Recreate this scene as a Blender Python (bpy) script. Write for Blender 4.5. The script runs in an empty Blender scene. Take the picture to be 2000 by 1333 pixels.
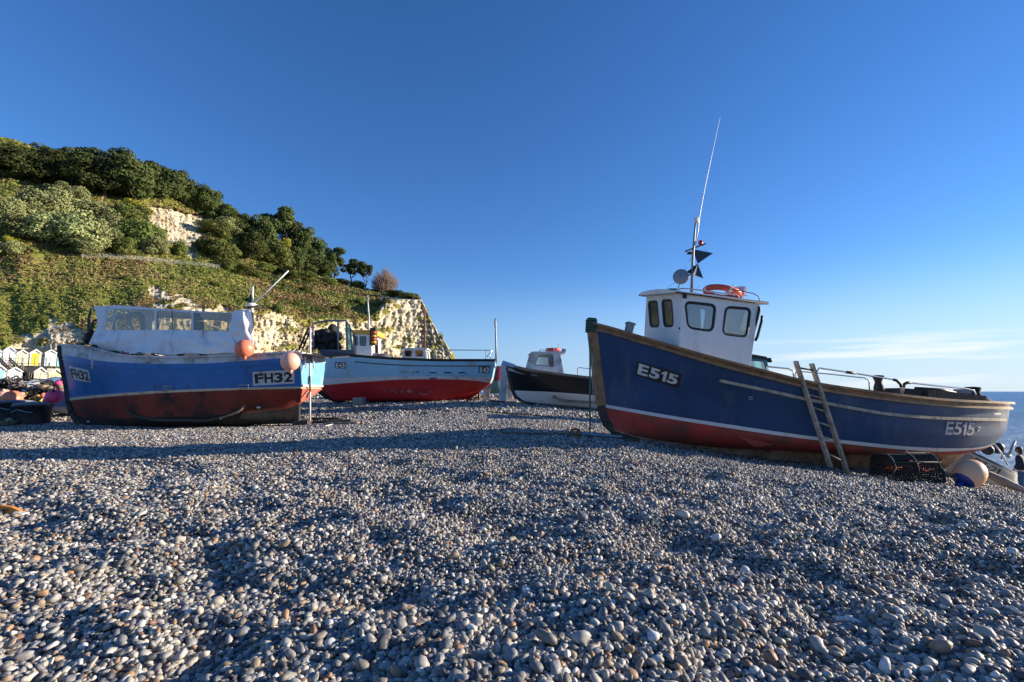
import bpy, bmesh, math, random
import numpy as np
from mathutils import Vector, Matrix, noise as mnoise
from mathutils.bvhtree import BVHTree

random.seed(7)
rng = np.random.default_rng(7)
S = bpy.context.scene
COL = S.collection
R = math.radians

# ------------------------------------------------------------------ camera, sky, sun, exposure
EYE = 1.1
FPX = 944.0                                   # focal length in photo pixels (17 mm on a 36 mm sensor)
PITCH = math.atan(98.5 / FPX)
cam = bpy.data.cameras.new('camera')
cam.sensor_width = 36.0
cam.lens = FPX / 2000.0 * 36.0
cam.clip_start = 0.05
cam.clip_end = 60000
co = bpy.data.objects.new('camera', cam)
COL.objects.link(co)
co.location = (0, 0, EYE)
co.rotation_euler = (R(90) + PITCH, 0, 0)
S.camera = co

SUN_EL, SUN_AZ = 13.4, 81.0                   # azimuth measured clockwise from +Y (view direction)
world = bpy.data.worlds.new('World')
S.world = world
world.use_nodes = True
wn = world.node_tree
wn.nodes.clear()
def N(nt, typ, **kw):
    n = nt.nodes.new(typ)
    for k, v in kw.items():
        if k.startswith('i_'):
            n.inputs[k[2:].replace('_', ' ')].default_value = v
        else:
            setattr(n, k, v)
    return n
def L(nt, a, b):
    nt.links.new(a, b)
sky = N(wn, 'ShaderNodeTexSky')
sky.sky_type = 'NISHITA'
sky.sun_disc = False
sky.sun_elevation = R(SUN_EL)
sky.sun_rotation = R(SUN_AZ)
sky.altitude = 0
sky.air_density = 1.0
sky.dust_density = 0.0
sky.ozone_density = 3.0
tc = N(wn, 'ShaderNodeTexCoord')
sep = N(wn, 'ShaderNodeSeparateXYZ')
L(wn, tc.outputs['Generated'], sep.inputs[0])
mp = N(wn, 'ShaderNodeMapping')
mp.inputs['Scale'].default_value = (2.2, 2.2, 34.0)
L(wn, tc.outputs['Generated'], mp.inputs[0])
cn = N(wn, 'ShaderNodeTexNoise')
cn.inputs['Scale'].default_value = 1.6
cn.inputs['Detail'].default_value = 6
cn.inputs['Roughness'].default_value = 0.55
L(wn, mp.outputs[0], cn.inputs[0])
cr = N(wn, 'ShaderNodeMapRange', interpolation_type='SMOOTHSTEP')
cr.inputs[1].default_value = 0.47
cr.inputs[2].default_value = 0.68
L(wn, cn.outputs[0], cr.inputs[0])
def band(src, a, b, c, d):                    # 0..1 window: rises a->b, falls c->d
    m1 = N(wn, 'ShaderNodeMapRange', interpolation_type='SMOOTHSTEP'); m1.inputs[1].default_value = a; m1.inputs[2].default_value = b
    m2 = N(wn, 'ShaderNodeMapRange', interpolation_type='SMOOTHSTEP'); m2.inputs[1].default_value = d; m2.inputs[2].default_value = c
    L(wn, src, m1.inputs[0]); L(wn, src, m2.inputs[0])
    mu = N(wn, 'ShaderNodeMath', operation='MULTIPLY'); L(wn, m1.outputs[0], mu.inputs[0]); L(wn, m2.outputs[0], mu.inputs[1])
    return mu.outputs[0]
zb = band(sep.outputs[2], 0.0, 0.015, 0.065, 0.11)
xb = band(sep.outputs[0], 0.25, 0.6, 1.5, 1.6)
m1 = N(wn, 'ShaderNodeMath', operation='MULTIPLY'); L(wn, zb, m1.inputs[0]); L(wn, xb, m1.inputs[1])
m2 = N(wn, 'ShaderNodeMath', operation='MULTIPLY'); L(wn, m1.outputs[0], m2.inputs[0]); L(wn, cr.outputs[0], m2.inputs[1])
m3 = N(wn, 'ShaderNodeMath', operation='MULTIPLY'); L(wn, m2.outputs[0], m3.inputs[0]); m3.inputs[1].default_value = 0.70
cmix = N(wn, 'ShaderNodeMix', data_type='RGBA')
L(wn, m3.outputs[0], cmix.inputs[0])
hs = N(wn, 'ShaderNodeHueSaturation')
hs.inputs['Saturation'].default_value = 1.16
L(wn, sky.outputs[0], hs.inputs['Color'])
hz_ = N(wn, 'ShaderNodeMapRange', interpolation_type='SMOOTHERSTEP'); hz_.inputs[1].default_value = 0.27; hz_.inputs[2].default_value = -0.02; hz_.inputs[3].default_value = 0.0; hz_.inputs[4].default_value = 0.82
L(wn, sep.outputs[2], hz_.inputs[0])
tnt = N(wn, 'ShaderNodeMix', data_type='RGBA', blend_type='MULTIPLY'); tnt.inputs[0].default_value = 1.0; L(wn, hs.outputs[0], tnt.inputs[6]); tnt.inputs[7].default_value = (0.79, 0.92, 1.22, 1)
hzx = N(wn, 'ShaderNodeMapRange'); hzx.inputs[1].default_value = -0.1; hzx.inputs[2].default_value = 0.75; L(wn, sep.outputs[0], hzx.inputs[0])
hzc = N(wn, 'ShaderNodeMix', data_type='RGBA'); L(wn, hzx.outputs[0], hzc.inputs[0]); hzc.inputs[6].default_value = (2.0, 3.3, 5.2, 1); hzc.inputs[7].default_value = (4.0, 4.9, 6.0, 1)
hmx = N(wn, 'ShaderNodeMix', data_type='RGBA'); L(wn, hz_.outputs[0], hmx.inputs[0]); L(wn, tnt.outputs[2], hmx.inputs[6]); L(wn, hzc.outputs[2], hmx.inputs[7])
L(wn, hmx.outputs[2], cmix.inputs[6])
cmix.inputs[7].default_value = (6.1, 6.3, 6.5, 1)
bg = N(wn, 'ShaderNodeBackground')
bg.inputs[1].default_value = 0.085
L(wn, cmix.outputs[2], bg.inputs[0])
wo = N(wn, 'ShaderNodeOutputWorld')
L(wn, bg.outputs[0], wo.inputs[0])

sd = bpy.data.lights.new('sun', 'SUN')
sd.energy = 5.0
sd.angle = R(0.53)
sd.color = (1.0, 0.86, 0.68)
so = bpy.data.objects.new('sun', sd)
COL.objects.link(so)
sun_dir = Vector((math.sin(R(SUN_AZ)) * math.cos(R(SUN_EL)), math.cos(R(SUN_AZ)) * math.cos(R(SUN_EL)), math.sin(R(SUN_EL))))
so.rotation_euler = sun_dir.to_track_quat('Z', 'Y').to_euler()
so.location = (30, 5, 30)

S.view_settings.view_transform = 'Standard'
S.view_settings.look = 'None'
S.view_settings.exposure = 0.98
S.view_settings.gamma = 1.0

# ------------------------------------------------------------------ helpers
def ray(u, v):
    x = (u - 1000) / FPX
    y = (666.5 - v) / FPX
    return Vector((x, math.cos(PITCH) - y * math.sin(PITCH), math.sin(PITCH) + y * math.cos(PITCH)))
CAM = Vector((0, 0, EYE))
def P(u, v, D):                               # the point at world depth y = D seen at photo pixel (u, v)
    d = ray(u, v)
    return CAM + d * (D / d.y)

def pchip(x, y, xq):
    x = np.asarray(x, float); y = np.asarray(y, float); xq = np.asarray(xq, float)
    if len(x) == 1: return np.full_like(xq, y[0])
    h = np.diff(x); dl = np.diff(y) / h
    d = np.zeros(len(x))
    for i in range(1, len(x) - 1):
        if dl[i-1] * dl[i] > 0:
            w1 = 2*h[i] + h[i-1]; w2 = h[i] + 2*h[i-1]
            d[i] = (w1 + w2) / (w1/dl[i-1] + w2/dl[i])
    d[0] = dl[0]; d[-1] = dl[-1]
    i = np.clip(np.searchsorted(x, xq) - 1, 0, len(x) - 2)
    t = np.clip((xq - x[i]) / h[i], 0, 1)
    return ((2*t**3-3*t**2+1)*y[i] + (t**3-2*t**2+t)*h[i]*d[i] + (-2*t**3+3*t**2)*y[i+1] + (t**3-t**2)*h[i]*d[i+1])

def vnoise(x, y, z=0.0, seed=0):              # value noise on numpy arrays, 0..1
    x = np.asarray(x, float); y = np.asarray(y, float); z = np.asarray(z, float) + np.zeros_like(x)
    xi = np.floor(x).astype(np.int64); yi = np.floor(y).astype(np.int64); zi = np.floor(z).astype(np.int64)
    xf = x - xi; yf = y - yi; zf = z - zi
    u = xf*xf*(3-2*xf); v = yf*yf*(3-2*yf); w = zf*zf*(3-2*zf)
    def hsh(a, b, c):
        n = (a * 374761393 + b * 668265263 + c * 2147483647 + seed * 974634777) & 0xffffffff
        n = ((n ^ (n >> 13)) * 1274126177) & 0xffffffff
        n = n ^ (n >> 16)
        return (n & 0xffff) / 65535.0
    r = 0
    for dx in (0, 1):
        for dy in (0, 1):
            for dz in (0, 1):
                r = r + hsh(xi+dx, yi+dy, zi+dz) * (u if dx else 1-u) * (v if dy else 1-v) * (w if dz else 1-w)
    return r
def fbm(x, y, z=0.0, seed=0, o=4):
    r = 0; a = 0.5; f = 1.0; t = 0
    for k in range(o):
        r = r + a * vnoise(np.asarray(x)*f, np.asarray(y)*f, np.asarray(z)*f, seed + k*17); t += a
        a *= 0.5; f *= 2.03
    return r / t

# ---- materials
MATS = {}
def rgb(c): return (c[0], c[1], c[2], 1.0)
def mat(name, col, rough=0.6, metal=0.0, var=0.12, scale=3.0, bump=0.0, bscale=20.0, dirt=None, dirt_amt=0.0, dirt_scale=1.2, spec=0.5, streak=False, coat=0.0):
    if name in MATS: return MATS[name]
    m = bpy.data.materials.new(name); m.use_nodes = True
    nt = m.node_tree; b = nt.nodes['Principled BSDF']
    b.inputs['Roughness'].default_value = rough
    b.inputs['Metallic'].default_value = metal
    b.inputs['Specular IOR Level'].default_value = spec
    if coat: b.inputs['Coat Weight'].default_value = coat
    t = N(nt, 'ShaderNodeTexCoord')
    n = N(nt, 'ShaderNodeTexNoise'); n.inputs['Scale'].default_value = scale; n.inputs['Detail'].default_value = 6; n.inputs['Roughness'].default_value = 0.65
    L(nt, t.outputs['Object'], n.inputs['Vector'])
    ramp = N(nt, 'ShaderNodeValToRGB')
    e = ramp.color_ramp.elements
    e[0].position = 0.3; e[1].position = 0.72
    e[0].color = rgb([c*(1-var) for c in col]); e[1].color = rgb([min(1, c*(1+var)) for c in col])
    L(nt, n.outputs['Fac'], ramp.inputs['Fac'])
    out = ramp.outputs['Color']
    if dirt:
        mp_ = N(nt, 'ShaderNodeMapping')
        mp_.inputs['Scale'].default_value = (1.0, 1.0, 0.28) if streak else (1, 1, 1)
        L(nt, t.outputs['Object'], mp_.inputs[0])
        n2 = N(nt, 'ShaderNodeTexNoise'); n2.inputs['Scale'].default_value = dirt_scale * (2 if streak else 1); n2.inputs['Detail'].default_value = 10; n2.inputs['Roughness'].default_value = 0.72
        L(nt, mp_.outputs[0], n2.inputs['Vector'])
        r2 = N(nt, 'ShaderNodeMapRange'); r2.inputs[1].default_value = 0.64 - 0.3*dirt_amt; r2.inputs[2].default_value = 0.80 - 0.25*dirt_amt
        L(nt, n2.outputs['Fac'], r2.inputs[0])
        mx = N(nt, 'ShaderNodeMix', data_type='RGBA')
        L(nt, r2.outputs[0], mx.inputs[0]); L(nt, out, mx.inputs[6]); mx.inputs[7].default_value = rgb(dirt)
        out = mx.outputs[2]
    L(nt, out, b.inputs['Base Color'])
    if bump:
        n3 = N(nt, 'ShaderNodeTexNoise'); n3.inputs['Scale'].default_value = bscale; n3.inputs['Detail'].default_value = 5
        L(nt, t.outputs['Object'], n3.inputs['Vector'])
        bp = N(nt, 'ShaderNodeBump'); bp.inputs['Strength'].default_value = bump; bp.inputs['Distance'].default_value = 0.02
        L(nt, n3.outputs['Fac'], bp.inputs['Height']); L(nt, bp.outputs[0], b.inputs['Normal'])
    MATS[name] = m
    return m

# ---- mesh builder
class MB:
    def __init__(s): s.v = []; s.f = []; s.m = []; s.s = []
    def add(s, vs, fs, mi=0, smooth=False):
        o = len(s.v)
        s.v += [tuple(v) for v in vs]
        for f in fs:
            s.f.append(tuple(i + o for i in f)); s.m.append(mi); s.s.append(smooth)
        return s
    def box(s, c, size, rot=None, mi=0):
        c = Vector(c); hx, hy, hz = [q/2 for q in size]
        vs = [Vector((x, y, z)) for x in (-hx, hx) for y in (-hy, hy) for z in (-hz, hz)]
        if rot is not None: vs = [rot @ v for v in vs]
        vs = [v + c for v in vs]
        return s.add(vs, [(0,1,3,2),(4,6,7,5),(0,4,5,1),(2,3,7,6),(0,2,6,4),(1,5,7,3)], mi)
    def beam(s, p0, p1, w, h, up=(0,0,1), mi=0, w1=None, h1=None):
        p0 = Vector(p0); p1 = Vector(p1); t = (p1-p0).normalized(); up = Vector(up)
        x = t.cross(up)
        if x.length < 1e-4: x = t.cross(Vector((0,1,0)))
        x.normalize(); y = x.cross(t).normalized()
        w1 = w1 or w; h1 = h1 or h
        vs = []
        for p, a, b in ((p0, w, h), (p1, w1, h1)):
            vs += [p + x*a/2*i + y*b/2*j for i, j in ((-1,-1),(1,-1),(1,1),(-1,1))]
        return s.add(vs, [(3,2,1,0),(4,5,6,7),(0,1,5,4),(1,2,6,5),(2,3,7,6),(3,0,4,7)], mi)
    def tube(s, pts, r, n=8, closed=False, mi=0, smooth=True, flat=None):
        pts = [Vector(p) for p in pts]; k = len(pts)
        rs = r if isinstance(r, (list, tuple)) else [r]*k
        ts = []
        for i in range(k):
            if closed: t = pts[(i+1) % k] - pts[i-1]
            else: t = pts[min(i+1, k-1)] - pts[max(i-1, 0)]
            ts.append(t.normalized() if t.length > 1e-9 else Vector((0,0,1)))
        nrm = ts[0].orthogonal().normalized()
        vs = []
        for i in range(k):
            nrm = (nrm - ts[i]*nrm.dot(ts[i])).normalized()
            bb = ts[i].cross(nrm)
            for j in range(n):
                a = 2*math.pi*j/n
                vs.append(pts[i] + (nrm*math.cos(a) + bb*math.sin(a))*rs[i])
        fs = []
        for i in range(k if closed else k-1):
            i2 = (i+1) % k
            for j in range(n):
                j2 = (j+1) % n
                fs.append((i*n+j, i*n+j2, i2*n+j2, i2*n+j))
        if not closed:
            fs.append(tuple(range(n-1, -1, -1))); fs.append(tuple((k-1)*n+j for j in range(n)))
        return s.add(vs, fs, mi, smooth)
    def rail(s, pts, w, h, side=None, mi=0):   # rectangular section swept along pts, height along z; side = outward vector per point
        pts = [Vector(p) for p in pts]; k = len(pts); vs = []
        for i in range(k):
            t = (pts[min(i+1,k-1)] - pts[max(i-1,0)]).normalized()
            x = t.cross(Vector((0,0,1)))
            x = x.normalized() if x.length > 1e-4 else Vector((1,0,0))
            y = x.cross(t).normalized()
            vs += [pts[i] + x*w/2*a + y*h/2*b for a, b in ((-1,-1),(1,-1),(1,1),(-1,1))]
        fs = []
        for i in range(k-1):
            for j in range(4):
                fs.append((i*4+j, i*4+(j+1)%4, (i+1)*4+(j+1)%4, (i+1)*4+j))
        fs += [(3,2,1,0), tuple((k-1)*4+j for j in range(4))]
        return s.add(vs, fs, mi)
    def ball(s, c, r, n=16, m=10, rot=None, mi=0, smooth=True):
        c = Vector(c); r = r if isinstance(r, (tuple, list)) else (r, r, r)
        vs = [Vector((0,0,-r[2]))]
        for i in range(1, m):
            a = -math.pi/2 + math.pi*i/m
            for j in range(n):
                b = 2*math.pi*j/n
                vs.append(Vector((r[0]*math.cos(a)*math.cos(b), r[1]*math.cos(a)*math.sin(b), r[2]*math.sin(a))))
        vs.append(Vector((0,0,r[2])))
        if rot is not None: vs = [rot @ v for v in vs]
        vs = [v + c for v in vs]
        fs = [(0, 1+(j+1)%n, 1+j) for j in range(n)]
        for i in range(m-2):
            for j in range(n):
                fs.append((1+i*n+j, 1+i*n+(j+1)%n, 1+(i+1)*n+(j+1)%n, 1+(i+1)*n+j))
        t = len(vs)-1
        fs += [(t, 1+(m-2)*n+j, 1+(m-2)*n+(j+1)%n) for j in range(n)]
        return s.add(vs, fs, mi, smooth)
    def prism(s, pts, off, mi=0, smooth=False):  # polygon extruded by vector off
        pts = [Vector(p) for p in pts]; n = len(pts); off = Vector(off)
        vs = pts + [p + off for p in pts]
        fs = [tuple(range(n)), tuple(range(2*n-1, n-1, -1))] + [((i+1)%n, i, n+i, n+(i+1)%n) for i in range(n)]
        return s.add(vs, fs, mi, smooth)
    def lathe(s, base, prof, n=24, axis=(0,0,1), mi=0):
        base = Vector(base); q = Vector((0,0,1)).rotation_difference(Vector(axis))
        vs = []
        for r_, z_ in prof:
            for j in range(n):
                a = 2*math.pi*j/n
                vs.append(base + q @ Vector((r_*math.cos(a), r_*math.sin(a), z_)))
        fs = []
        for i in range(len(prof)-1):
            for j in range(n): fs.append((i*n+j, i*n+(j+1)%n, (i+1)*n+(j+1)%n, (i+1)*n+j))
        fs += [tuple(range(n-1,-1,-1)), tuple((len(prof)-1)*n+j for j in range(n))]
        return s.add(vs, fs, mi, True)
    def build(s, name, mats, parent=None, loc=None):
        mats = mats if isinstance(mats, (list, tuple)) else [mats]
        org = Vector((0,0,0))
        if parent is not None:
            q = parent
            while q: org += q.location; q = q.parent
        elif loc is not None: org = Vector(loc)
        me = bpy.data.meshes.new(name)
        me.from_pydata([tuple(Vector(v) - org) for v in s.v], [], s.f)
        for m in mats: me.materials.append(m)
        me.polygons.foreach_set('material_index', s.m)
        me.polygons.foreach_set('use_smooth', s.s)
        me.update()
        o = bpy.data.objects.new(name, me); COL.objects.link(o)
        if parent is not None: o.parent = parent
        elif loc is not None: o.location = loc
        return o

def tag(o, label=None, cat=None, group=None, kind=None):
    if label: o['label'] = label
    if cat: o['category'] = cat
    if group: o['group'] = group
    if kind: o['kind'] = kind
    return o
def thing(name, loc, label, cat, group=None):
    o = bpy.data.objects.new(name, None); COL.objects.link(o)
    o.location = loc; o.empty_display_size = 0.2
    return tag(o, label, cat, group)
def copy_tree(o, parent=None):
    c = o.copy(); COL.objects.link(c); c.parent = parent
    for ch in [x for x in bpy.data.objects if x.parent == o]: copy_tree(ch, c)
    return c

# ---- flat panels with holes (2D curve fill) placed on a plane
def rpoly(pts, r, n=5):
    out = []; k = len(pts); pts = [Vector(p).to_2d() for p in pts]
    for i in range(k):
        p, a, b = pts[i], pts[i-1], pts[(i+1) % k]
        da = (a-p).normalized(); db = (b-p).normalized()
        rr = min(r, (a-p).length*0.45, (b-p).length*0.45)
        p0 = p + da*rr; p1 = p + db*rr
        for j in range(n+1):
            t = j/n
            out.append(p0*(1-t)**2 + p*2*t*(1-t) + p1*t*t)
    return out
class Plane:
    def __init__(s, a, b, c):                  # a origin, b along x, c gives the plane
        s.o = Vector(a); s.x = (Vector(b)-s.o).normalized(); s.n = s.x.cross(Vector(c)-s.o).normalized(); s.y = s.n.cross(s.x)
    def px(s, u, v):
        d = ray(u, v); l = (s.o - CAM).dot(s.n) / d.dot(s.n); p = CAM + d*l - s.o
        return Vector((p.dot(s.x), p.dot(s.y)))
    def to2(s, p):
        q = Vector(p) - s.o; return Vector((q.dot(s.x), q.dot(s.y)))
    def pt(s, q, h=0.0): return s.o + s.x*q[0] + s.y*q[1] + s.n*h
    def shifted(s, off):
        q = Plane.__new__(Plane); q.o = s.o + Vector(off); q.x = s.x; q.y = s.y; q.n = s.n; return q
def panel(mb, pl, outline, holes=(), thick=0.03, mi=0, h0=0.0):
    cu = bpy.data.curves.new('tmp', 'CURVE'); cu.dimensions = '2D'; cu.fill_mode = 'BOTH'; cu.extrude = thick/2
    for loop in [outline] + list(holes):
        sp = cu.splines.new('POLY'); sp.points.add(len(loop)-1); sp.use_cyclic_u = True
        for i, p in enumerate(loop): sp.points[i].co = (p[0], p[1], 0, 1)
    ob = bpy.data.objects.new('tmp', cu)
    me = bpy.data.meshes.new_from_object(ob)
    mb.add([pl.pt((v.co.x, v.co.y), v.co.z + h0) for v in me.vertices], [tuple(p.vertices) for p in me.polygons], mi)
    bpy.data.objects.remove(ob); bpy.data.curves.remove(cu); bpy.data.meshes.remove(me)
def text_mesh(body, bold=0.02):
    cu = bpy.data.curves.new('tmp', 'FONT'); cu.body = body; cu.offset = bold; cu.resolution_u = 4
    ob = bpy.data.objects.new('tmp', cu)
    me = bpy.data.meshes.new_from_object(ob)
    vs = np.array([v.co[:] for v in me.vertices]); fs = [tuple(p.vertices) for p in me.polygons]
    bpy.data.objects.remove(ob); bpy.data.curves.remove(cu); bpy.data.meshes.remove(me)
    lo = vs.min(0); hi = vs.max(0)
    return (vs[:, :2] - lo[:2]) / (hi[:2] - lo[:2]), fs
def bil(q, x, y):                              # q = TL,TR,BR,BL ; x 0..1 to the right, y 0..1 upwards
    tl, tr, br, bl = [np.array(c, float) for c in q]
    return (bl*(1-x) + br*x)*(1-y) + (tl*(1-x) + tr*x)*y
def onto(bvh, u, v, off=0.0):
    d = ray(u, v).normalized()
    h, n, i, _ = bvh.ray_cast(CAM, d)
    if h is None: return None
    if n.dot(d) > 0: n = -n
    return h + n*off
def decal_grid(mb, bvh, quad, off, nx=12, ny=4, mi=0):
    vs = []
    for j in range(ny+1):
        for i in range(nx+1):
            q = bil(quad, i/nx, j/ny); p = onto(bvh, q[0], q[1], off)
            if p is None: return
            vs.append(p)
    fs = [(j*(nx+1)+i, j*(nx+1)+i+1, (j+1)*(nx+1)+i+1, (j+1)*(nx+1)+i) for j in range(ny) for i in range(nx)]
    mb.add(vs, fs, mi)
def decal_text(mb, bvh, body, quad, off, bold=0.02, mi=0, gap=.13):
    ws = [{'1': .52, '-': .5, 'I': .3}.get(ch, 1.0) for ch in body]; tot = sum(ws) + gap*(len(body)-1); x0 = 0
    for ch, w in zip(body, ws):
        if ch == '1': vs, fs = np.array([(.42,0),(1,0),(1,1),(.55,1),(0,.78),(0,.60),(.42,.72)]), [(0,1,2,3,4,5,6)]
        else: vs, fs = text_mesh(ch, bold)
        out = []; ok = True
        for x, y in vs:
            if ch == '-': y = .42 + .12*y
            q = bil(quad, (x0 + x*w)/tot, y); p = onto(bvh, q[0], q[1], off)
            if p is None: ok = False; break
            out.append(p)
        if ok: mb.add(out, fs, mi)
        x0 += w + gap
def inset(q, f, g=None):
    g = f if g is None else g
    return [bil(q, f, 1-g), bil(q, 1-f, 1-g), bil(q, 1-f, g), bil(q, f, g)]

# ---- hulls
class Frame:                                   # a = along the boat (bow to stern), b = beam towards the camera
    def __init__(s, u, v, D, yaw):
        s.O = P(u, v, D); s.O.z = 0
        y = R(yaw); s.a = Vector((math.cos(y), math.sin(y), 0)); s.b = Vector((math.sin(y), -math.cos(y), 0))
    def px(s, u, v, w):
        d = ray(u, v); l = (w - (CAM - s.O).dot(s.b)) / d.dot(s.b); q = CAM + d*l
        return (q - s.O).dot(s.a), q.z
    def pt(s, st, t, w): return s.O + s.a*st + s.b*w + Vector((0, 0, t))
    def P(s, u, v, w):
        a, t = s.px(u, v, w); return s.pt(a, t, w)
def make_hull(fr, rows, bands, N_=56, heel=0.0, deck=None, inner=0, cap=True):
    """rows: (pixels, Wmax, [(q, shape)...]); bands: (material, p, n) between row i and i+1. returns MB, BVH, rows"""
    Q = 0.5 - 0.5*np.cos(np.pi*np.arange(N_+1)/N_)
    cur = []
    for pix, W, shp in rows:
        sq = np.array([a for a, _ in shp]); sw = np.array([b for _, b in shp])*W
        us = np.array([p[0] for p in pix], float); vsx = np.array([p[1] for p in pix], float)
        s0 = fr.px(us[0], vsx[0], sw[0])[0]; s1 = fr.px(us[-1], vsx[-1], sw[-1])[0]
        qt = np.linspace(0, 1, 400); wt = pchip(sq, sw, qt)
        tt = np.interp(qt, (us-us[0])/(us[-1]-us[0]), [fr.px(p[0], p[1], W*.7)[1] for p in pix])
        def proj(s1_):
            st_ = s0 + qt*(s1_-s0)
            x = fr.O.x + fr.a.x*st_ + fr.b.x*wt; y = fr.O.y + fr.a.y*st_ + fr.b.y*wt
            return 1000 + FPX*x/(y*math.cos(PITCH) + (tt-EYE)*math.sin(PITCH))
        lo_, hi_ = s1*.6, s1*1.2               # length such that the outline just reaches the last pixel
        for _ in range(40):
            md_ = (lo_+hi_)/2
            if proj(md_).max() > us[-1]: hi_ = md_
            else: lo_ = md_
        s1 = lo_; pu = proj(s1); km = int(pu.argmax())
        qi = np.interp(us, np.maximum.accumulate(pu[:km+1]), qt[:km+1]); wi_ = pchip(sq, sw, qi)
        ti = np.array([fr.px(p[0], p[1], float(w_))[1] for p, w_ in zip(pix, wi_)])
        keep_ = np.concatenate([[True], np.diff(qi) > 1e-4]); qi = qi[keep_]; ti = ti[keep_]
        tq = np.where(Q > qi[-1], ti[-1], pchip(qi, ti, Q))
        cur.append((s0 + Q*(s1-s0), tq, pchip(sq, sw, Q)))
    L_ = []; mi = []
    for i, (m_, p_, n_) in enumerate(bands):
        (s1, t1, w1), (s2, t2, w2) = cur[i], cur[i+1]
        for k in range(n_):
            f = k/n_
            if p_ == 1: wf = f; tf = f
            else:
                th = f*math.pi/2; tf = math.sin(th); wf = 1-math.cos(th)**1.0
            L_.append((s1*(1-tf)+s2*tf, t1*(1-tf)+t2*tf, w1*(1-wf)+w2*wf)); mi.append(m_)
    L_.append(cur[-1])
    mb = MB(); nr = len(L_); M = N_+1
    vs = []
    for sgn in (1, -1):
        for s_, t_, w_ in L_:
            for k in range(M):
                vs.append(fr.pt(s_[k], t_[k] + (heel*w_[k]*2 if sgn < 0 else 0)*1.0, sgn*w_[k]))
    o = nr*M
    for r_ in range(nr-1):
        fs = []
        for k in range(N_):
            a, b, c, d = r_*M+k, r_*M+k+1, (r_+1)*M+k+1, (r_+1)*M+k
            fs.append((a, d, c, b)); fs.append((o+a, o+b, o+c, o+d))
        fs.append((r_*M, o+r_*M, o+(r_+1)*M, (r_+1)*M))
        if cap: fs.append((r_*M+N_, (r_+1)*M+N_, o+(r_+1)*M+N_, o+r_*M+N_))
        base = len(mb.v)
        if r_ == 0: mb.v = [tuple(v) for v in vs]
        for f in fs:
            mb.f.append(f); mb.m.append(mi[r_]); mb.s.append(True)
    for k in range(N_):
        a, b = (nr-1)*M+k, (nr-1)*M+k+1
        mb.f.append((a, o+a, o+b, b)); mb.m.append(mi[-1]); mb.s.append(True)
    if deck is not None:                       # inner bulwark and deck below the sheer
        s_, t_, w_ = L_[0]; dv = []
        for sgn in (1, -1):
            for dz, f in ((0.0, 1.0), (0.0, 0.0), (deck, 0.0)):
                for k in range(M):
                    tt_ = [l[1][k] for l in L_][::-1]; wv_ = [l[2][k] for l in L_][::-1]
                    ww = max(min(w_[k], float(np.interp(t_[k]-dz, tt_, wv_)))-0.05*(1-f), 0.0)
                    dv.append(fr.pt(s_[k], t_[k]-dz + (heel*w_[k]*2 if sgn < 0 else 0), sgn*ww))
        fs = []
        for si in (0, 3):
            for j in (0, 1):
                for k in range(N_): fs.append(((si+j)*M+k, (si+j)*M+k+1, (si+j+1)*M+k+1, (si+j+1)*M+k))
        for k in range(N_): fs.append((2*M+k, 2*M+k+1, 5*M+k+1, 5*M+k))
        mb.add(dv, fs, inner, False)
    bvh = BVHTree.FromPolygons([Vector(v) for v in mb.v], mb.f)
    return mb, bvh, L_
def side_path(fr, row, sgn, off=0.0, dz=0.0, heel=0.0, q0=0, q1=None):
    s_, t_, w_ = row; q1 = len(s_) if q1 is None else q1
    return [fr.pt(s_[k], t_[k]+dz+(heel*w_[k]*2 if sgn < 0 else 0), sgn*(w_[k]+off)) for k in range(q0, q1)]
def surf_path(bvh, pix, off, n=24):
    us = np.array([p[0] for p in pix], float); vv = np.array([p[1] for p in pix], float)
    t = np.concatenate([[0], np.cumsum(np.hypot(np.diff(us), np.diff(vv)))]); t /= t[-1]
    out = []
    for k in range(n+1):
        p = onto(bvh, float(pchip(t, us, [k/n])[0]), float(pchip(t, vv, [k/n])[0]), off)
        if p is not None: out.append(p)
    return out
# ------------------------------------------------------------------ ground
GP = np.array([(0,0,0),(-3,3,0),(3,3,-.07),(2,1.8,-.04),(-2,1.8,.0),(-15,14.5,.05),(-10,14.6,.02),(-6,14.6,.05),(-3.5,10,.16),(-9,8,.07),(-13,10,.10),(1.6,9.4,.24),(2.7,9.6,.06),
    (4.4,9.8,-.27),(6.3,9.3,-.42),(9.3,10.8,-.75),(8.4,9.0,-.63),(9.0,8.6,-.67),(5,3,-.2),(-8,4,-.03),(-8,20.8,.5),(-1.2,20.8,.66),(1.4,19.6,.52),(3.6,19.6,.30),(-1,30,.75),(-20,30,.6),
    (-40,50,1.0),(-60,58,2.1),(-80,80,1.5),(-30,100,.8),(-16,18,.4),(6,-2,-.2),(-8,-3,0),(9.5,4,-.75),(-4.5,13,.22),(-1.5,7.5,.12),(0.5,7.5,.12)])
C0 = 2.0
_r = np.sqrt(((GP[:, None, :2]-GP[None, :, :2])**2).sum(2) + C0*C0)
_A = np.zeros((len(GP)+1, len(GP)+1)); _A[:-1, :-1] = _r + -np.eye(len(GP))*0.25; _A[-1, :-1] = 1; _A[:-1, -1] = 1
_W = np.linalg.solve(_A, np.concatenate([GP[:, 2], [0]]))
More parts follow.
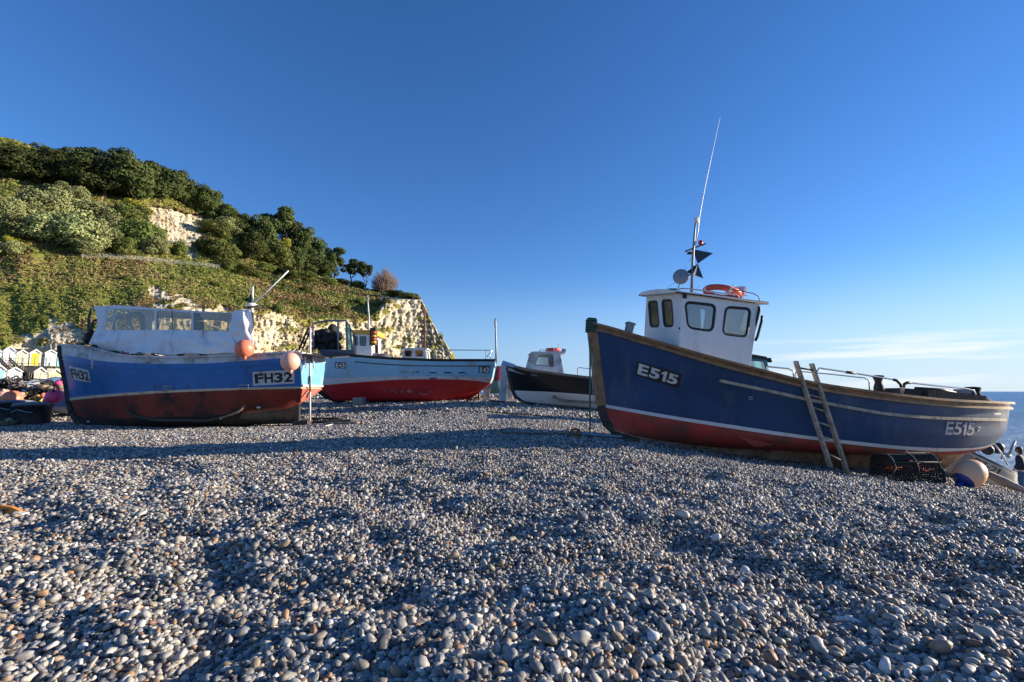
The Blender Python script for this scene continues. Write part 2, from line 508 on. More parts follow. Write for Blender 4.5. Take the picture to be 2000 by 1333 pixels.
def ground(x, y, detail=True):
    x = np.asarray(x, float); y = np.asarray(y, float)
    sh = x.shape; xf = x.ravel(); yf = y.ravel()
    z = np.zeros_like(xf)
    for i, (gx, gy, gz) in enumerate(GP): z += _W[i]*np.sqrt((xf-gx)**2 + (yf-gy)**2 + C0*C0)
    z += _W[-1]
    z = np.clip(z, -4, 2.6)
    c = xf + 0.12*np.abs(yf) - 10.1
    rmp = -0.66 - np.where(c > 0, 0.19, 0.35)*c
    k = 0.12
    h = np.clip(0.5 + 0.5*(rmp - z)/k, 0, 1)
    z = rmp*(1-h) + z*h - k*h*(1-h)
    z = np.maximum(z, -6.0)
    if detail:
        near = np.exp(-np.hypot(xf, yf)/60.0)
        n1 = fbm(xf*0.55, yf*0.8, 0, 3, 2) - 0.5
        n2 = fbm(xf*1.5+9, yf*2.1, 0, 11, 2) - 0.5
        n3 = vnoise(xf*5.0, yf*6.0, 0, 5) - 0.5
        near = near*(0.40 + 0.60/(1 + np.exp((yf-7.0)/0.7)))
        n4 = fbm(xf*3.1+4, yf*3.6, 0, 23, 2) - 0.5
        z += near*(0.10*n1 + 0.20*n2 + 0.11*n4 + 0.03*n3)
    return z.reshape(sh)
def gz(x, y): return float(ground(np.array([x]), np.array([y]))[0])

# pebble colours shared by loose stones and the sheet they lie on
PAL = [(0.0, (0.071,0.074,0.082)), (0.12, (0.143,0.147,0.156)), (0.26, (0.235,0.231,0.226)), (0.42, (0.319,0.307,0.283)), (0.56, (0.193,0.176,0.148)), (0.66, (0.386,0.353,0.295)),
       (0.77, (0.286,0.223,0.156)), (0.84, (0.487,0.454,0.394)), (0.91, (0.336,0.202,0.115)), (0.94, (0.218,0.126,0.082)), (0.96, (0.605,0.588,0.541))]
def ramp_of(nt, src):
    rp = N(nt, 'ShaderNodeValToRGB'); cr_ = rp.color_ramp; cr_.interpolation = 'CONSTANT'
    cr_.elements[0].position = 0; cr_.elements[0].color = rgb(PAL[0][1])
    cr_.elements[1].position = PAL[1][0]; cr_.elements[1].color = rgb(PAL[1][1])
    for p_, c_ in PAL[2:]:
        e = cr_.elements.new(p_); e.color = rgb(c_)
    L(nt, src, rp.inputs[0])
    return rp.outputs[0]
pm = bpy.data.materials.new('pebble'); pm.use_nodes = True
nt = pm.node_tree; b = nt.nodes['Principled BSDF']
oi = N(nt, 'ShaderNodeObjectInfo')
base = ramp_of(nt, oi.outputs['Random'])
t = N(nt, 'ShaderNodeTexCoord')
n = N(nt, 'ShaderNodeTexNoise'); n.inputs['Scale'].default_value = 2.2; n.inputs['Detail'].default_value = 7; n.inputs['Roughness'].default_value = .7; n.noise_dimensions = '4D'
mw = N(nt, 'ShaderNodeMath', operation='MULTIPLY'); mw.inputs[1].default_value = 50; L(nt, oi.outputs['Random'], mw.inputs[0]); L(nt, mw.outputs[0], n.inputs['W'])
L(nt, t.outputs['Object'], n.inputs['Vector'])
mr = N(nt, 'ShaderNodeMapRange'); mr.inputs[1].default_value = .3; mr.inputs[2].default_value = .7; mr.inputs[3].default_value = .72; mr.inputs[4].default_value = 1.28
L(nt, n.outputs['Fac'], mr.inputs[0])
mx = N(nt, 'ShaderNodeMix', data_type='RGBA', blend_type='MULTIPLY'); mx.inputs[0].default_value = 1
L(nt, base, mx.inputs[6]); L(nt, mr.outputs[0], mx.inputs[7])
L(nt, mx.outputs[2], b.inputs['Base Color'])
b.inputs['Roughness'].default_value = 0.55
b.inputs['Specular IOR Level'].default_value = 0.4
bp = N(nt, 'ShaderNodeBump'); bp.inputs['Strength'].default_value = .25; bp.inputs['Distance'].default_value = .01
L(nt, n.outputs['Fac'], bp.inputs['Height']); L(nt, bp.outputs[0], b.inputs['Normal'])

gm = bpy.data.materials.new('shingle'); gm.use_nodes = True
nt = gm.node_tree; b = nt.nodes['Principled BSDF']
t = N(nt, 'ShaderNodeTexCoord')
vo = N(nt, 'ShaderNodeTexVoronoi'); vo.inputs['Scale'].default_value = 17; vo.inputs['Randomness'].default_value = 1
L(nt, t.outputs['Object'], vo.inputs['Vector'])
sp = N(nt, 'ShaderNodeSeparateColor'); L(nt, vo.outputs['Color'], sp.inputs[0])
base = ramp_of(nt, sp.outputs[0])
mr = N(nt, 'ShaderNodeMapRange'); mr.inputs[1].default_value = 0.25; mr.inputs[2].default_value = 0.7; mr.inputs[3].default_value = 1.0; mr.inputs[4].default_value = .35
L(nt, vo.outputs['Distance'], mr.inputs[0])
mx = N(nt, 'ShaderNodeMix', data_type='RGBA', blend_type='MULTIPLY'); mx.inputs[0].default_value = 1
L(nt, base, mx.inputs[6]); L(nt, mr.outputs[0], mx.inputs[7]); L(nt, mx.outputs[2], b.inputs['Base Color'])
b.inputs['Roughness'].default_value = .7
bp = N(nt, 'ShaderNodeBump'); bp.inputs['Strength'].default_value = 1.0; bp.inputs['Distance'].default_value = .03
inv = N(nt, 'ShaderNodeMath', operation='SUBTRACT'); inv.inputs[0].default_value = 1; L(nt, vo.outputs['Distance'], inv.inputs[1])
L(nt, inv.outputs[0], bp.inputs['Height']); L(nt, bp.outputs[0], b.inputs['Normal'])

def axis_pts(lo, hi, step, grow):
    a = [0.0]; s_ = step
    while a[-1] < hi: a.append(a[-1]+s_); s_ *= grow
    b_ = [0.0]; s_ = step
    while b_[-1] > lo: b_.append(b_[-1]-s_); s_ *= grow
    return np.array(sorted(set(b_[1:]) | set(a)))
gx_ = axis_pts(-900, 700, 0.06, 1.018)
gy_ = axis_pts(-300, 700, 0.06, 1.016) + 3.0
X, Y = np.meshgrid(gx_, gy_)
Z = ground(X, Y)
nx_, ny_ = len(gx_), len(gy_)
me = bpy.data.meshes.new('beach')
vs = np.stack([X.ravel(), Y.ravel(), Z.ravel()], 1)
idx = np.arange(nx_*ny_).reshape(ny_, nx_)
fs = np.stack([idx[:-1, :-1].ravel(), idx[:-1, 1:].ravel(), idx[1:, 1:].ravel(), idx[1:, :-1].ravel()], 1)
me.vertices.add(len(vs)); me.vertices.foreach_set('co', vs.ravel())
me.loops.add(fs.size); me.loops.foreach_set('vertex_index', fs.ravel().astype(np.int32))
me.polygons.add(len(fs)); me.polygons.foreach_set('loop_start', (np.arange(len(fs))*4).astype(np.int32))
me.update(calc_edges=True); me.polygons.foreach_set('use_smooth', np.ones(len(fs), bool)); me.materials.append(gm)
go = bpy.data.objects.new('beach', me); COL.objects.link(go); tag(go, kind='structure')

# loose pebbles: a point cloud mesh with stones instanced on it
def pebble_proto(i):
    bm = bmesh.new(); bmesh.ops.create_icosphere(bm, subdivisions=2, radius=0.5)
    r_ = random.Random(i)
    sx, sy, sz = 1.0, r_.uniform(.48, .92), r_.uniform(.34, .66)
    off = Vector((r_.uniform(0, 99), r_.uniform(0, 99), 0)); sq = r_.uniform(2.0, 2.9)
    for v in bm.verts:
        c = v.co.normalized()
        k = (abs(c.x)**sq + abs(c.y)**sq + abs(c.z)**sq)**(-1/sq)
        k *= 1 + 0.38*mnoise.noise(c*1.1 + off) + 0.14*mnoise.noise(c*2.4 + off)
        v.co = Vector((c.x*sx, c.y*sy, c.z*sz))*k*0.5
    m_ = bpy.data.meshes.new('pebble_stone'); bm.to_mesh(m_); bm.free()
    for p_ in m_.polygons: p_.use_smooth = True
    m_.materials.append(pm)
    return m_
pc = bpy.data.collections.new('pebble_stones')
for i in range(20):
    o = bpy.data.objects.new('pebble_stone', pebble_proto(i)); pc.objects.link(o)
def scatter(d0, d1, step, size, spread, lift, seed, half=1.28):
    r_ = np.random.default_rng(seed)
    ys = np.arange(d0, d1, step); P_ = []
    for y in ys:
        w = y*half + 1.0
        xs = np.arange(-w, min(w, 17), step)
        P_.append(np.stack([xs, np.full_like(xs, y)], 1))
    p_ = np.concatenate(P_); p_ += r_.uniform(-.55, .55, p_.shape)*step
    sc = size*np.exp(r_.normal(0, spread, len(p_)))
    z = ground(p_[:, 0], p_[:, 1]) + lift*sc + r_.uniform(-.25, .35, len(p_))*sc*.5
    return p_, z, sc
sets = [scatter(1.0, 5.2, .0205, .027, .28, .12, 1), scatter(1.0, 5.2, .052, .032, .28, .40, 2),
        scatter(5.2, 9.5, .026, .031, .24, .12, 3), scatter(5.2, 9.5, .08, .037, .22, .40, 4),
        scatter(9.5, 16, .044, .047, .22, .15, 5), scatter(16, 27, .08, .082, .22, .15, 6), scatter(27, 60, .26, .2, .25, .1, 8)]
pp = np.concatenate([np.column_stack([a, z]) for a, z, s_ in sets]); sc = np.concatenate([s_ for _, _, s_ in sets])
sc = sc*(.80 + .5*fbm(pp[:, 0]*.45, pp[:, 1]*.9, 0, 71, 3))
keep = pp[:, 2] > -2.6
pp = pp[keep]; sc = sc[keep]
print('pebbles', len(pp))
me = bpy.data.meshes.new('pebbles'); me.vertices.add(len(pp)); me.vertices.foreach_set('co', pp.ravel())
a_ = me.attributes.new('sz', 'FLOAT', 'POINT'); a_.data.foreach_set('value', sc)
rot = np.stack([rng.normal(0, .45, len(pp)), rng.normal(0, .45, len(pp)), rng.uniform(0, 6.283, len(pp))], 1)
a_ = me.attributes.new('rt', 'FLOAT_VECTOR', 'POINT'); a_.data.foreach_set('vector', rot.ravel())
po = bpy.data.objects.new('pebbles', me); COL.objects.link(po)
tag(po, 'rounded grey, white and brown beach pebbles covering the whole shore', 'pebbles', kind='stuff')
ng = bpy.data.node_groups.new('pebble_scatter', 'GeometryNodeTree')
ng.interface.new_socket('Geometry', in_out='INPUT', socket_type='NodeSocketGeometry')
ng.interface.new_socket('Geometry', in_out='OUTPUT', socket_type='NodeSocketGeometry')
gi = ng.nodes.new('NodeGroupInput'); gout = ng.nodes.new('NodeGroupOutput')
iop = ng.nodes.new('GeometryNodeInstanceOnPoints'); ci = ng.nodes.new('GeometryNodeCollectionInfo')
ci.inputs['Collection'].default_value = pc; ci.inputs['Separate Children'].default_value = True; ci.inputs['Reset Children'].default_value = True
m2p = ng.nodes.new('GeometryNodeMeshToPoints')
na = ng.nodes.new('GeometryNodeInputNamedAttribute'); na.data_type = 'FLOAT'; na.inputs['Name'].default_value = 'sz'
nb = ng.nodes.new('GeometryNodeInputNamedAttribute'); nb.data_type = 'FLOAT_VECTOR'; nb.inputs['Name'].default_value = 'rt'
e2r = ng.nodes.new('FunctionNodeEulerToRotation')
ng.links.new(gi.outputs[0], m2p.inputs[0]); ng.links.new(m2p.outputs[0], iop.inputs['Points'])
ng.links.new(ci.outputs[0], iop.inputs['Instance']); iop.inputs['Pick Instance'].default_value = True
ng.links.new(nb.outputs[0], e2r.inputs[0]); ng.links.new(e2r.outputs[0], iop.inputs['Rotation'])
ng.links.new(na.outputs[0], iop.inputs['Scale']); ng.links.new(iop.outputs[0], gout.inputs[0])
md = po.modifiers.new('scatter', 'NODES'); md.node_group = ng

# ------------------------------------------------------------------ sea
SEA_Z = -3.2
sm = bpy.data.materials.new('sea_water'); sm.use_nodes = True
nt = sm.node_tree; b = nt.nodes['Principled BSDF']
b.inputs['Base Color'].default_value = (.018, .085, .15, 1); b.inputs['Roughness'].default_value = .30; b.inputs['IOR'].default_value = 1.33
t = N(nt, 'ShaderNodeTexCoord'); mp_ = N(nt, 'ShaderNodeMapping'); mp_.inputs['Scale'].default_value = (.35, .9, 1); mp_.inputs['Rotation'].default_value = (0, 0, R(-12))
L(nt, t.outputs['Object'], mp_.inputs[0])
n1 = N(nt, 'ShaderNodeTexNoise'); n1.inputs['Scale'].default_value = .9; n1.inputs['Detail'].default_value = 8; n1.inputs['Roughness'].default_value = .62
L(nt, mp_.outputs[0], n1.inputs[0])
n2 = N(nt, 'ShaderNodeTexNoise'); n2.inputs['Scale'].default_value = .05; n2.inputs['Detail'].default_value = 4
L(nt, mp_.outputs[0], n2.inputs[0])
bp = N(nt, 'ShaderNodeBump'); bp.inputs['Strength'].default_value = 1.0; bp.inputs['Distance'].default_value = 1.1
L(nt, n1.outputs['Fac'], bp.inputs['Height']); L(nt, bp.outputs[0], b.inputs['Normal'])
rp = N(nt, 'ShaderNodeValToRGB'); rp.color_ramp.elements[0].position = .35; rp.color_ramp.elements[1].position = .65
rp.color_ramp.elements[0].color = (.018, .10, .24, 1); rp.color_ramp.elements[1].color = (.045, .17, .33, 1)
L(nt, n2.outputs['Fac'], rp.inputs[0]); L(nt, rp.outputs[0], b.inputs['Base Color'])
mb = MB(); mb.add([(-26000, -20000, SEA_Z), (26000, -20000, SEA_Z), (26000, 30000, SEA_Z), (-26000, 30000, SEA_Z)], [(0,1,2,3)])
so_ = mb.build('sea', sm); tag(so_, kind='structure')

# ------------------------------------------------------------------ headland (cliff and wooded hill)
HU = np.concatenate([np.linspace(-420, -20, 70), np.linspace(-17, 820, 380), np.linspace(822, 890, 36)])
def col(xs, ys, u): return pchip(xs, ys, u)
vr = col([-420,-60,0,50,100,150,200,260,330,370,420,460,500,560,600,650,700,760,820,838,858,878,890], [300,268,268,280,305,320,330,340,375,405,430,455,480,505,525,550,562,574,582,617,648,681,700], HU)
_re = np.clip((HU-822)/8, 0, 1)*np.clip((890-HU)/8, 0, 1)
vr = vr + _re*((vnoise(HU*.16, HU*0, 0, 33)-.5)*13 + (vnoise(HU*.42, HU*0, 0, 34)-.5)*7)
vc = col([-420,0,75,110,160,260,300,420,500,555,593,644,695,738,757,790,820,838,858,878,890], [640,668,660,655,648,628,616,608,607,611,625,622,625,612,590,586,586,620,651,684,703], HU)
vc = np.where(HU > 822, np.maximum(vc, vr+2.5), vc)
vp = col([-420,0,160,440,520,620,740,820,838,858,878,890], [440,455,500,522,545,570,583,584.5,618.5,649.5,682.5,701], HU)
Df = col([-420,0,200,400,600,820,890], [70,88,96,118,150,196,200], HU)
vp = np.where(HU > 822, vr+1.2, vp)
rows_t = []; NV = 230
tv = np.linspace(0, 1, NV)
GXh = []; chalk = []; 
back = 14
Vv = np.zeros((NV, len(HU))); Dv = np.zeros((NV, len(HU)))
for k, tt in enumerate(tv):
    # 0-.34 cliff, .34-.72 grassy slope, .72-1 wooded top
    a = np.clip(tt/.34, 0, 1); b_ = np.clip((tt-.34)/.34, 0, 1); c_ = np.clip((tt-.68)/.32, 0, 1)
    vfoot = 772.0
    Vv[k] = vfoot + (vc-vfoot)*a + (vp-vc)*b_ + (vr-vp)*c_
    endf = np.clip((HU-740)/90, 0, 1)
    Dv[k] = Df + 5*a + (1-endf)*(36*b_ + 40*c_**1.1) + endf*(1.5*b_ + 1.5*c_)
UU = np.broadcast_to(HU, Vv.shape)
xr = (UU-1000)/FPX; yr = (666.5-Vv)/FPX
dY = math.cos(PITCH) - yr*math.sin(PITCH); dZ = math.sin(PITCH) + yr*math.cos(PITCH)
def pol(u, v, pts):                           # soft inside test of a pixel polygon, used once to lay out the chalk faces
    ins = np.zeros(u.shape, bool); n_ = len(pts)
    for i in range(n_):
        x1, y1 = pts[i]; x2, y2 = pts[(i+1) % n_]
        c__ = ((y1 > v) != (y2 > v)) & (u < (x2-x1)*(v-y1)/((y2-y1) if y2 != y1 else 1e-9)+x1)
        ins ^= c__
    return ins
wu = (fbm(UU*.03, Vv*.03, 0, 40, 4)-.5); wv = (fbm(UU*.03+50, Vv*.03, 0, 41, 4)-.5)
uw = UU + wu*60; vw = Vv + wv*46
chalk = np.where(vw > vc + 4, 1.0, 0.0)
chalk[(UU < 300)] = 0; chalk[(UU < 330) & (vw < 640)] = 0
lowl = pol(uw, vw, [(60,655),(110,625),(175,650),(190,720),(40,720),(20,690)]) | pol(uw, vw, [(285,570),(330,575),(420,603),(520,600),(520,700),(250,700),(300,620)])
outc = pol(UU + wu*18, Vv + wv*18, [(274,400),(318,404),(360,412),(398,424),(413,448),(408,466),(385,474),(386,506),(366,508),(345,480),(322,474),(318,448),(296,436),(280,418)])
endface = (UU > 742 + (Vv-590)*.0) & (Vv > vr + 5 + 8*wv)
chalk = np.maximum(chalk, np.maximum(lowl, outc).astype(float)); chalk = np.maximum(chalk, endface.astype(float))
ivy = fbm(UU*.045, Vv*.09, 0, 77, 5)
chalk[:, HU > 819] = 1.0
chalk = np.where((ivy > .63) & (chalk > 0) & ~outc, 0.15, chalk)
# depth relief
big = fbm(UU*.018, Vv*.010, 0, 5, 4)-.5
fine = np.abs(fbm(UU*.09, Vv*.05, 0, 6, 5)-.5)*2
ledge = (np.sin(Vv*.55 + 6*fbm(UU*.02, Vv*.02, 0, 9, 3)) > .2).astype(float)
grs = fbm(UU*.12, Vv*.12, 0, 15, 4)-.5
cr1_ = 1-np.clip(np.abs(fbm(UU*.15, Vv*.035, 0, 51, 3)-.5)*10, 0, 1); cr2_ = 1-np.clip(np.abs(fbm(UU*.025, Vv*.20, 0, 52, 3)-.5)*10, 0, 1); hf_ = fbm(UU*.28, Vv*.28, 0, 53, 3)
Dn = Dv + big*(4.5 + 4*chalk)*(1-.6*np.clip((UU-760)/80, 0, 1)) + chalk*((cr1_ + cr2_)*.8*(Dv/150) + (hf_-.5)*2.0*(Dv/150) + ledge*.4) + (1-chalk)*grs*1.2*(Dv/130)
Dn = np.where((UU < 250) & (chalk > 0), Dv + (Dn-Dv)*.35, Dn)
Dn = Dn + outc*2.2
Dn[-1] = Dv[-1]
XX = xr*Dn/dY; YY = Dn; ZZ = EYE + dZ*Dn/dY
# far side of the hill: keep going back and down
XB, YB, ZB, CB = [XX], [YY], [ZZ], [chalk]
hx = XX[-1]; hy = YY[-1]; hz = ZZ[-1]; rl = np.hypot(hx, hy)
bx_ = []; 
for k in range(1, back+1):
    f = k/back; dd = 160*f**1.4
    XB.append((hx + hx/rl*dd)[None]); YB.append((hy + hy/rl*dd)[None]); ZB.append((hz - (hz+4)*(f**1.8))[None]); CB.append((HU > 815).astype(float)[None])
XX = np.concatenate(XB); YY = np.concatenate(YB); ZZ = np.concatenate(ZB); CH = np.concatenate(CB)
nr_, nc_ = XX.shape
me = bpy.data.meshes.new('headland')
vs = np.stack([XX.ravel(), YY.ravel(), ZZ.ravel()], 1)
idx = np.arange(nr_*nc_).reshape(nr_, nc_)
fs = np.stack([idx[:-1, :-1].ravel(), idx[:-1, 1:].ravel(), idx[1:, 1:].ravel(), idx[1:, :-1].ravel()], 1)
me.vertices.add(len(vs)); me.vertices.foreach_set('co', vs.ravel())
me.loops.add(fs.size); me.loops.foreach_set('vertex_index', fs.ravel().astype(np.int32))
me.polygons.add(len(fs)); me.polygons.foreach_set('loop_start', (np.arange(len(fs))*4).astype(np.int32))
me.update(calc_edges=True); me.polygons.foreach_set('use_smooth', np.ones(len(fs), bool))
at = me.attributes.new('chalk', 'FLOAT', 'POINT'); at.data.foreach_set('value', CH.ravel())
hm = bpy.data.materials.new('cliff_chalk_and_turf'); hm.use_nodes = True
nt = hm.node_tree; b = nt.nodes['Principled BSDF']; b.inputs['Roughness'].default_value = .9; b.inputs['Specular IOR Level'].default_value = .1
t = N(nt, 'ShaderNodeTexCoord'); atn = N(nt, 'ShaderNodeAttribute'); atn.attribute_name = 'chalk'
ns = N(nt, 'ShaderNodeTexNoise'); ns.inputs['Scale'].default_value = .9; ns.inputs['Detail'].default_value = 8; ns.inputs['Roughness'].default_value = .7; L(nt, t.outputs['Object'], ns.inputs[0])
ad = N(nt, 'ShaderNodeMath', operation='MULTIPLY_ADD'); L(nt, ns.outputs['Fac'], ad.inputs[0]); ad.inputs[1].default_value = 1.1; ad.inputs[2].default_value = -.55
a2 = N(nt, 'ShaderNodeMath', operation='ADD'); L(nt, atn.outputs['Fac'], a2.inputs[0]); L(nt, ad.outputs[0], a2.inputs[1])
mk = N(nt, 'ShaderNodeMapRange'); mk.inputs[1].default_value = .42; mk.inputs[2].default_value = .58; L(nt, a2.outputs[0], mk.inputs[0])
# turf colours
g1 = N(nt, 'ShaderNodeTexNoise'); g1.inputs['Scale'].default_value = .11; g1.inputs['Detail'].default_value = 9; g1.inputs['Roughness'].default_value = .75; L(nt, t.outputs['Object'], g1.inputs[0])
gr = N(nt, 'ShaderNodeValToRGB'); L(nt, g1.outputs['Fac'], gr.inputs[0])
ce = gr.color_ramp; ce.elements[0].position = .33; ce.elements[0].color = (.11, .125, .03, 1); ce.elements[1].position = .68; ce.elements[1].color = (.28, .17, .09, 1)
e = ce.elements.new(.44); e.color = (.21, .23, .05, 1)
e = ce.elements.new(.53); e.color = (.32, .31, .075, 1)
e = ce.elements.new(.60); e.color = (.32, .25, .09, 1)
# chalk colours with beds and cracks
mpc = N(nt, 'ShaderNodeMapping'); mpc.inputs['Scale'].default_value = (.25, .25, 1.1); L(nt, t.outputs['Object'], mpc.inputs[0])
c1 = N(nt, 'ShaderNodeTexNoise'); c1.inputs['Scale'].default_value = .8; c1.inputs['Detail'].default_value = 8; c1.inputs['Roughness'].default_value = .7; L(nt, mpc.outputs[0], c1.inputs[0])
crr = N(nt, 'ShaderNodeValToRGB'); L(nt, c1.outputs['Fac'], crr.inputs[0])
ce = crr.color_ramp; ce.elements[0].position = .30; ce.elements[0].color = (.30, .23, .12, 1); ce.elements[1].position = .62; ce.elements[1].color = (.86, .79, .60, 1)
e = ce.elements.new(.42); e.color = (.70, .61, .42, 1)
st1 = N(nt, 'ShaderNodeTexNoise'); st1.inputs['Scale'].default_value = .10; st1.inputs['Detail'].default_value = 7; L(nt, t.outputs['Object'], st1.inputs[0])
stm = N(nt, 'ShaderNodeMapRange'); stm.inputs[1].default_value = .52; stm.inputs[2].default_value = .70; stm.inputs[4].default_value = .75; L(nt, st1.outputs['Fac'], stm.inputs[0])
vor = N(nt, 'ShaderNodeTexVoronoi', feature='DISTANCE_TO_EDGE'); vor.inputs['Scale'].default_value = .55; mpv = N(nt, 'ShaderNodeMapping'); mpv.inputs['Scale'].default_value = (.8, .8, 1.5)
nz3 = N(nt, 'ShaderNodeTexNoise'); nz3.inputs['Scale'].default_value = .5; nz3.inputs['Detail'].default_value = 6; L(nt, t.outputs['Object'], nz3.inputs[0])
nzm = N(nt, 'ShaderNodeVectorMath', operation='MULTIPLY_ADD'); L(nt, nz3.outputs['Color'], nzm.inputs[0]); nzm.inputs[1].default_value = (3, 3, 3); L(nt, t.outputs['Object'], nzm.inputs[2]); L(nt, nzm.outputs[0], mpv.inputs[0]); L(nt, mpv.outputs[0], vor.inputs['Vector'])
ck = N(nt, 'ShaderNodeMapRange'); ck.inputs[1].default_value = 0.0; ck.inputs[2].default_value = .07; ck.inputs[3].default_value = .45; ck.inputs[4].default_value = 1.0; L(nt, vor.outputs['Distance'], ck.inputs[0])
ckm = N(nt, 'ShaderNodeMix', data_type='RGBA', blend_type='MULTIPLY'); ckm.inputs[0].default_value = 1
stx = N(nt, 'ShaderNodeMix', data_type='RGBA'); L(nt, stm.outputs[0], stx.inputs[0]); L(nt, crr.outputs[0], stx.inputs[6]); stx.inputs[7].default_value = (.42, .27, .13, 1)
mixc = N(nt, 'ShaderNodeMix', data_type='RGBA'); L(nt, mk.outputs[0], mixc.inputs[0]); L(nt, gr.outputs[0], mixc.inputs[6]); L(nt, stx.outputs[2], ckm.inputs[6]); L(nt, ck.outputs[0], ckm.inputs[7]); L(nt, ckm.outputs[2], mixc.inputs[7])
L(nt, mixc.outputs[2], b.inputs['Base Color'])
bn = N(nt, 'ShaderNodeTexNoise'); bn.inputs['Scale'].default_value = 1.3; bn.inputs['Detail'].default_value = 9; bn.inputs['Roughness'].default_value = .75; L(nt, t.outputs['Object'], bn.inputs[0])
bp = N(nt, 'ShaderNodeBump'); bp.inputs['Strength'].default_value = .9; bp.inputs['Distance'].default_value = 1.1; L(nt, bn.outputs['Fac'], bp.inputs['Height']); L(nt, bp.outputs[0], b.inputs['Normal'])
me.materials.append(hm)
ho = bpy.data.objects.new('headland', me); COL.objects.link(ho); tag(ho, kind='structure')
HB = BVHTree.FromPolygons([Vector(v) for v in vs.tolist()], fs.tolist())
def hill(u, v):
    h, n_, i_, _ = HB.ray_cast(CAM, ray(u, v).normalized()); return h

# low scrub growing on the slope: one object nobody could count
def scrub(name, mats, count, test, smin, smax, seed, blades=7):
    r_ = np.random.default_rng(seed); V = []; F = []; M_ = []
    tries = 0
    ks = r_.integers(2, NV-3, count*6); js = r_.integers(2, nc_-2, count*6); c = 0
    for k, j in zip(ks, js):
        if not test(HU[j], Vv[k, j], CH[k, j], r_): continue
        p = vs[k*nc_+j]; D = p[1]
        s_ = r_.uniform(smin, smax)*D/944.0
        cc = p + np.array([r_.uniform(-.3, .3)*s_, -.15*s_, r_.uniform(0, .3)*s_])
        mi_ = int(np.clip((float(fbm(np.array([p[0]*.07]), np.array([p[2]*.13]), p[1]*.05, 90, 3)[0])-.5)*2.4+.40+r_.normal(0,.12), 0, .999)*len(mats))
        for q in range(blades):
            d = r_.normal(0, 1, 3); d /= np.linalg.norm(d); d[2] = abs(d[2])*.9
            e1 = np.cross(d, r_.normal(0, 1, 3)); e1 /= np.linalg.norm(e1)+1e-9
            e2 = np.cross(d, e1); ctr = cc + d*s_*r_.uniform(.25, .6); w = s_*r_.uniform(.22, .4)
            o_ = len(V)
            V += [ctr - e1*w - e2*w*.6, ctr + e1*w - e2*w*.5, ctr + e2*w + e1*w*.1]
            F.append((o_, o_+1, o_+2)); M_.append(mi_)
        c += 1
        if c >= count: break
    me = bpy.data.meshes.new(name); me.from_pydata([tuple(v) for v in V], [], F)
    for m_ in mats: me.materials.append(m_)
    me.polygons.foreach_set('material_index', M_); me.update()
    o = bpy.data.objects.new(name, me); COL.objects.link(o)
    return o
def leaf_mat(name, c0, c1, scale=.6, objrand=True):
    m = bpy.data.materials.new(name); m.use_nodes = True; nt = m.node_tree; b = nt.nodes['Principled BSDF']
    b.inputs['Roughness'].default_value = .75; b.inputs['Specular IOR Level'].default_value = .15
    t = N(nt, 'ShaderNodeTexCoord'); n_ = N(nt, 'ShaderNodeTexNoise'); n_.inputs['Scale'].default_value = scale; n_.inputs['Detail'].default_value = 6; n_.inputs['Roughness'].default_value = .7
    L(nt, t.outputs['Object'], n_.inputs[0])
    rp = N(nt, 'ShaderNodeValToRGB'); rp.color_ramp.elements[0].position = .35; rp.color_ramp.elements[1].position = .66
    rp.color_ramp.elements[0].color = rgb(c0); rp.color_ramp.elements[1].color = rgb(c1); L(nt, n_.outputs['Fac'], rp.inputs[0])
    out = rp.outputs[0]
    if objrand:
        oi_ = N(nt, 'ShaderNodeObjectInfo'); h_ = N(nt, 'ShaderNodeHueSaturation')
        mr_ = N(nt, 'ShaderNodeMapRange'); mr_.inputs[3].default_value = .65; mr_.inputs[4].default_value = 1.4; L(nt, oi_.outputs['Random'], mr_.inputs[0]); L(nt, mr_.outputs[0], h_.inputs['Value'])
        m5 = N(nt, 'ShaderNodeMapRange'); m5.inputs[3].default_value = .485; m5.inputs[4].default_value = .515; L(nt, oi_.outputs['Random'], m5.inputs[0]); L(nt, m5.outputs[0], h_.inputs['Hue'])
        L(nt, out, h_.inputs['Color']); out = h_.outputs[0]
    L(nt, out, b.inputs['Base Color'])
    m.node_tree.nodes['Principled BSDF'].inputs['Subsurface Weight'].default_value = 0
    return m
SG = [leaf_mat('scrub_green', (0.103,0.132,0.032), (0.196,0.218,0.052), .3, False), leaf_mat('scrub_olive', (0.172,0.184,0.052), (0.299,0.287,0.092), .3, False),
      leaf_mat('scrub_straw', (0.230,0.184,0.081), (0.322,0.253,0.115), .3, False), leaf_mat('scrub_brown', (0.149,0.081,0.046), (0.230,0.138,0.069), .3, False), leaf_mat('scrub_dark', (0.052,0.069,0.021), (0.103,0.127,0.034), .3, False)]
o = scrub('hillside_scrub', SG, 34000, lambda u, v, c, r_: c < .3 and (u < 812 or v < 600), 2.6, 6.0, 5)
tag(o, 'rough grass, bramble and low scrub covering the slope of the headland', 'scrub', kind='stuff')

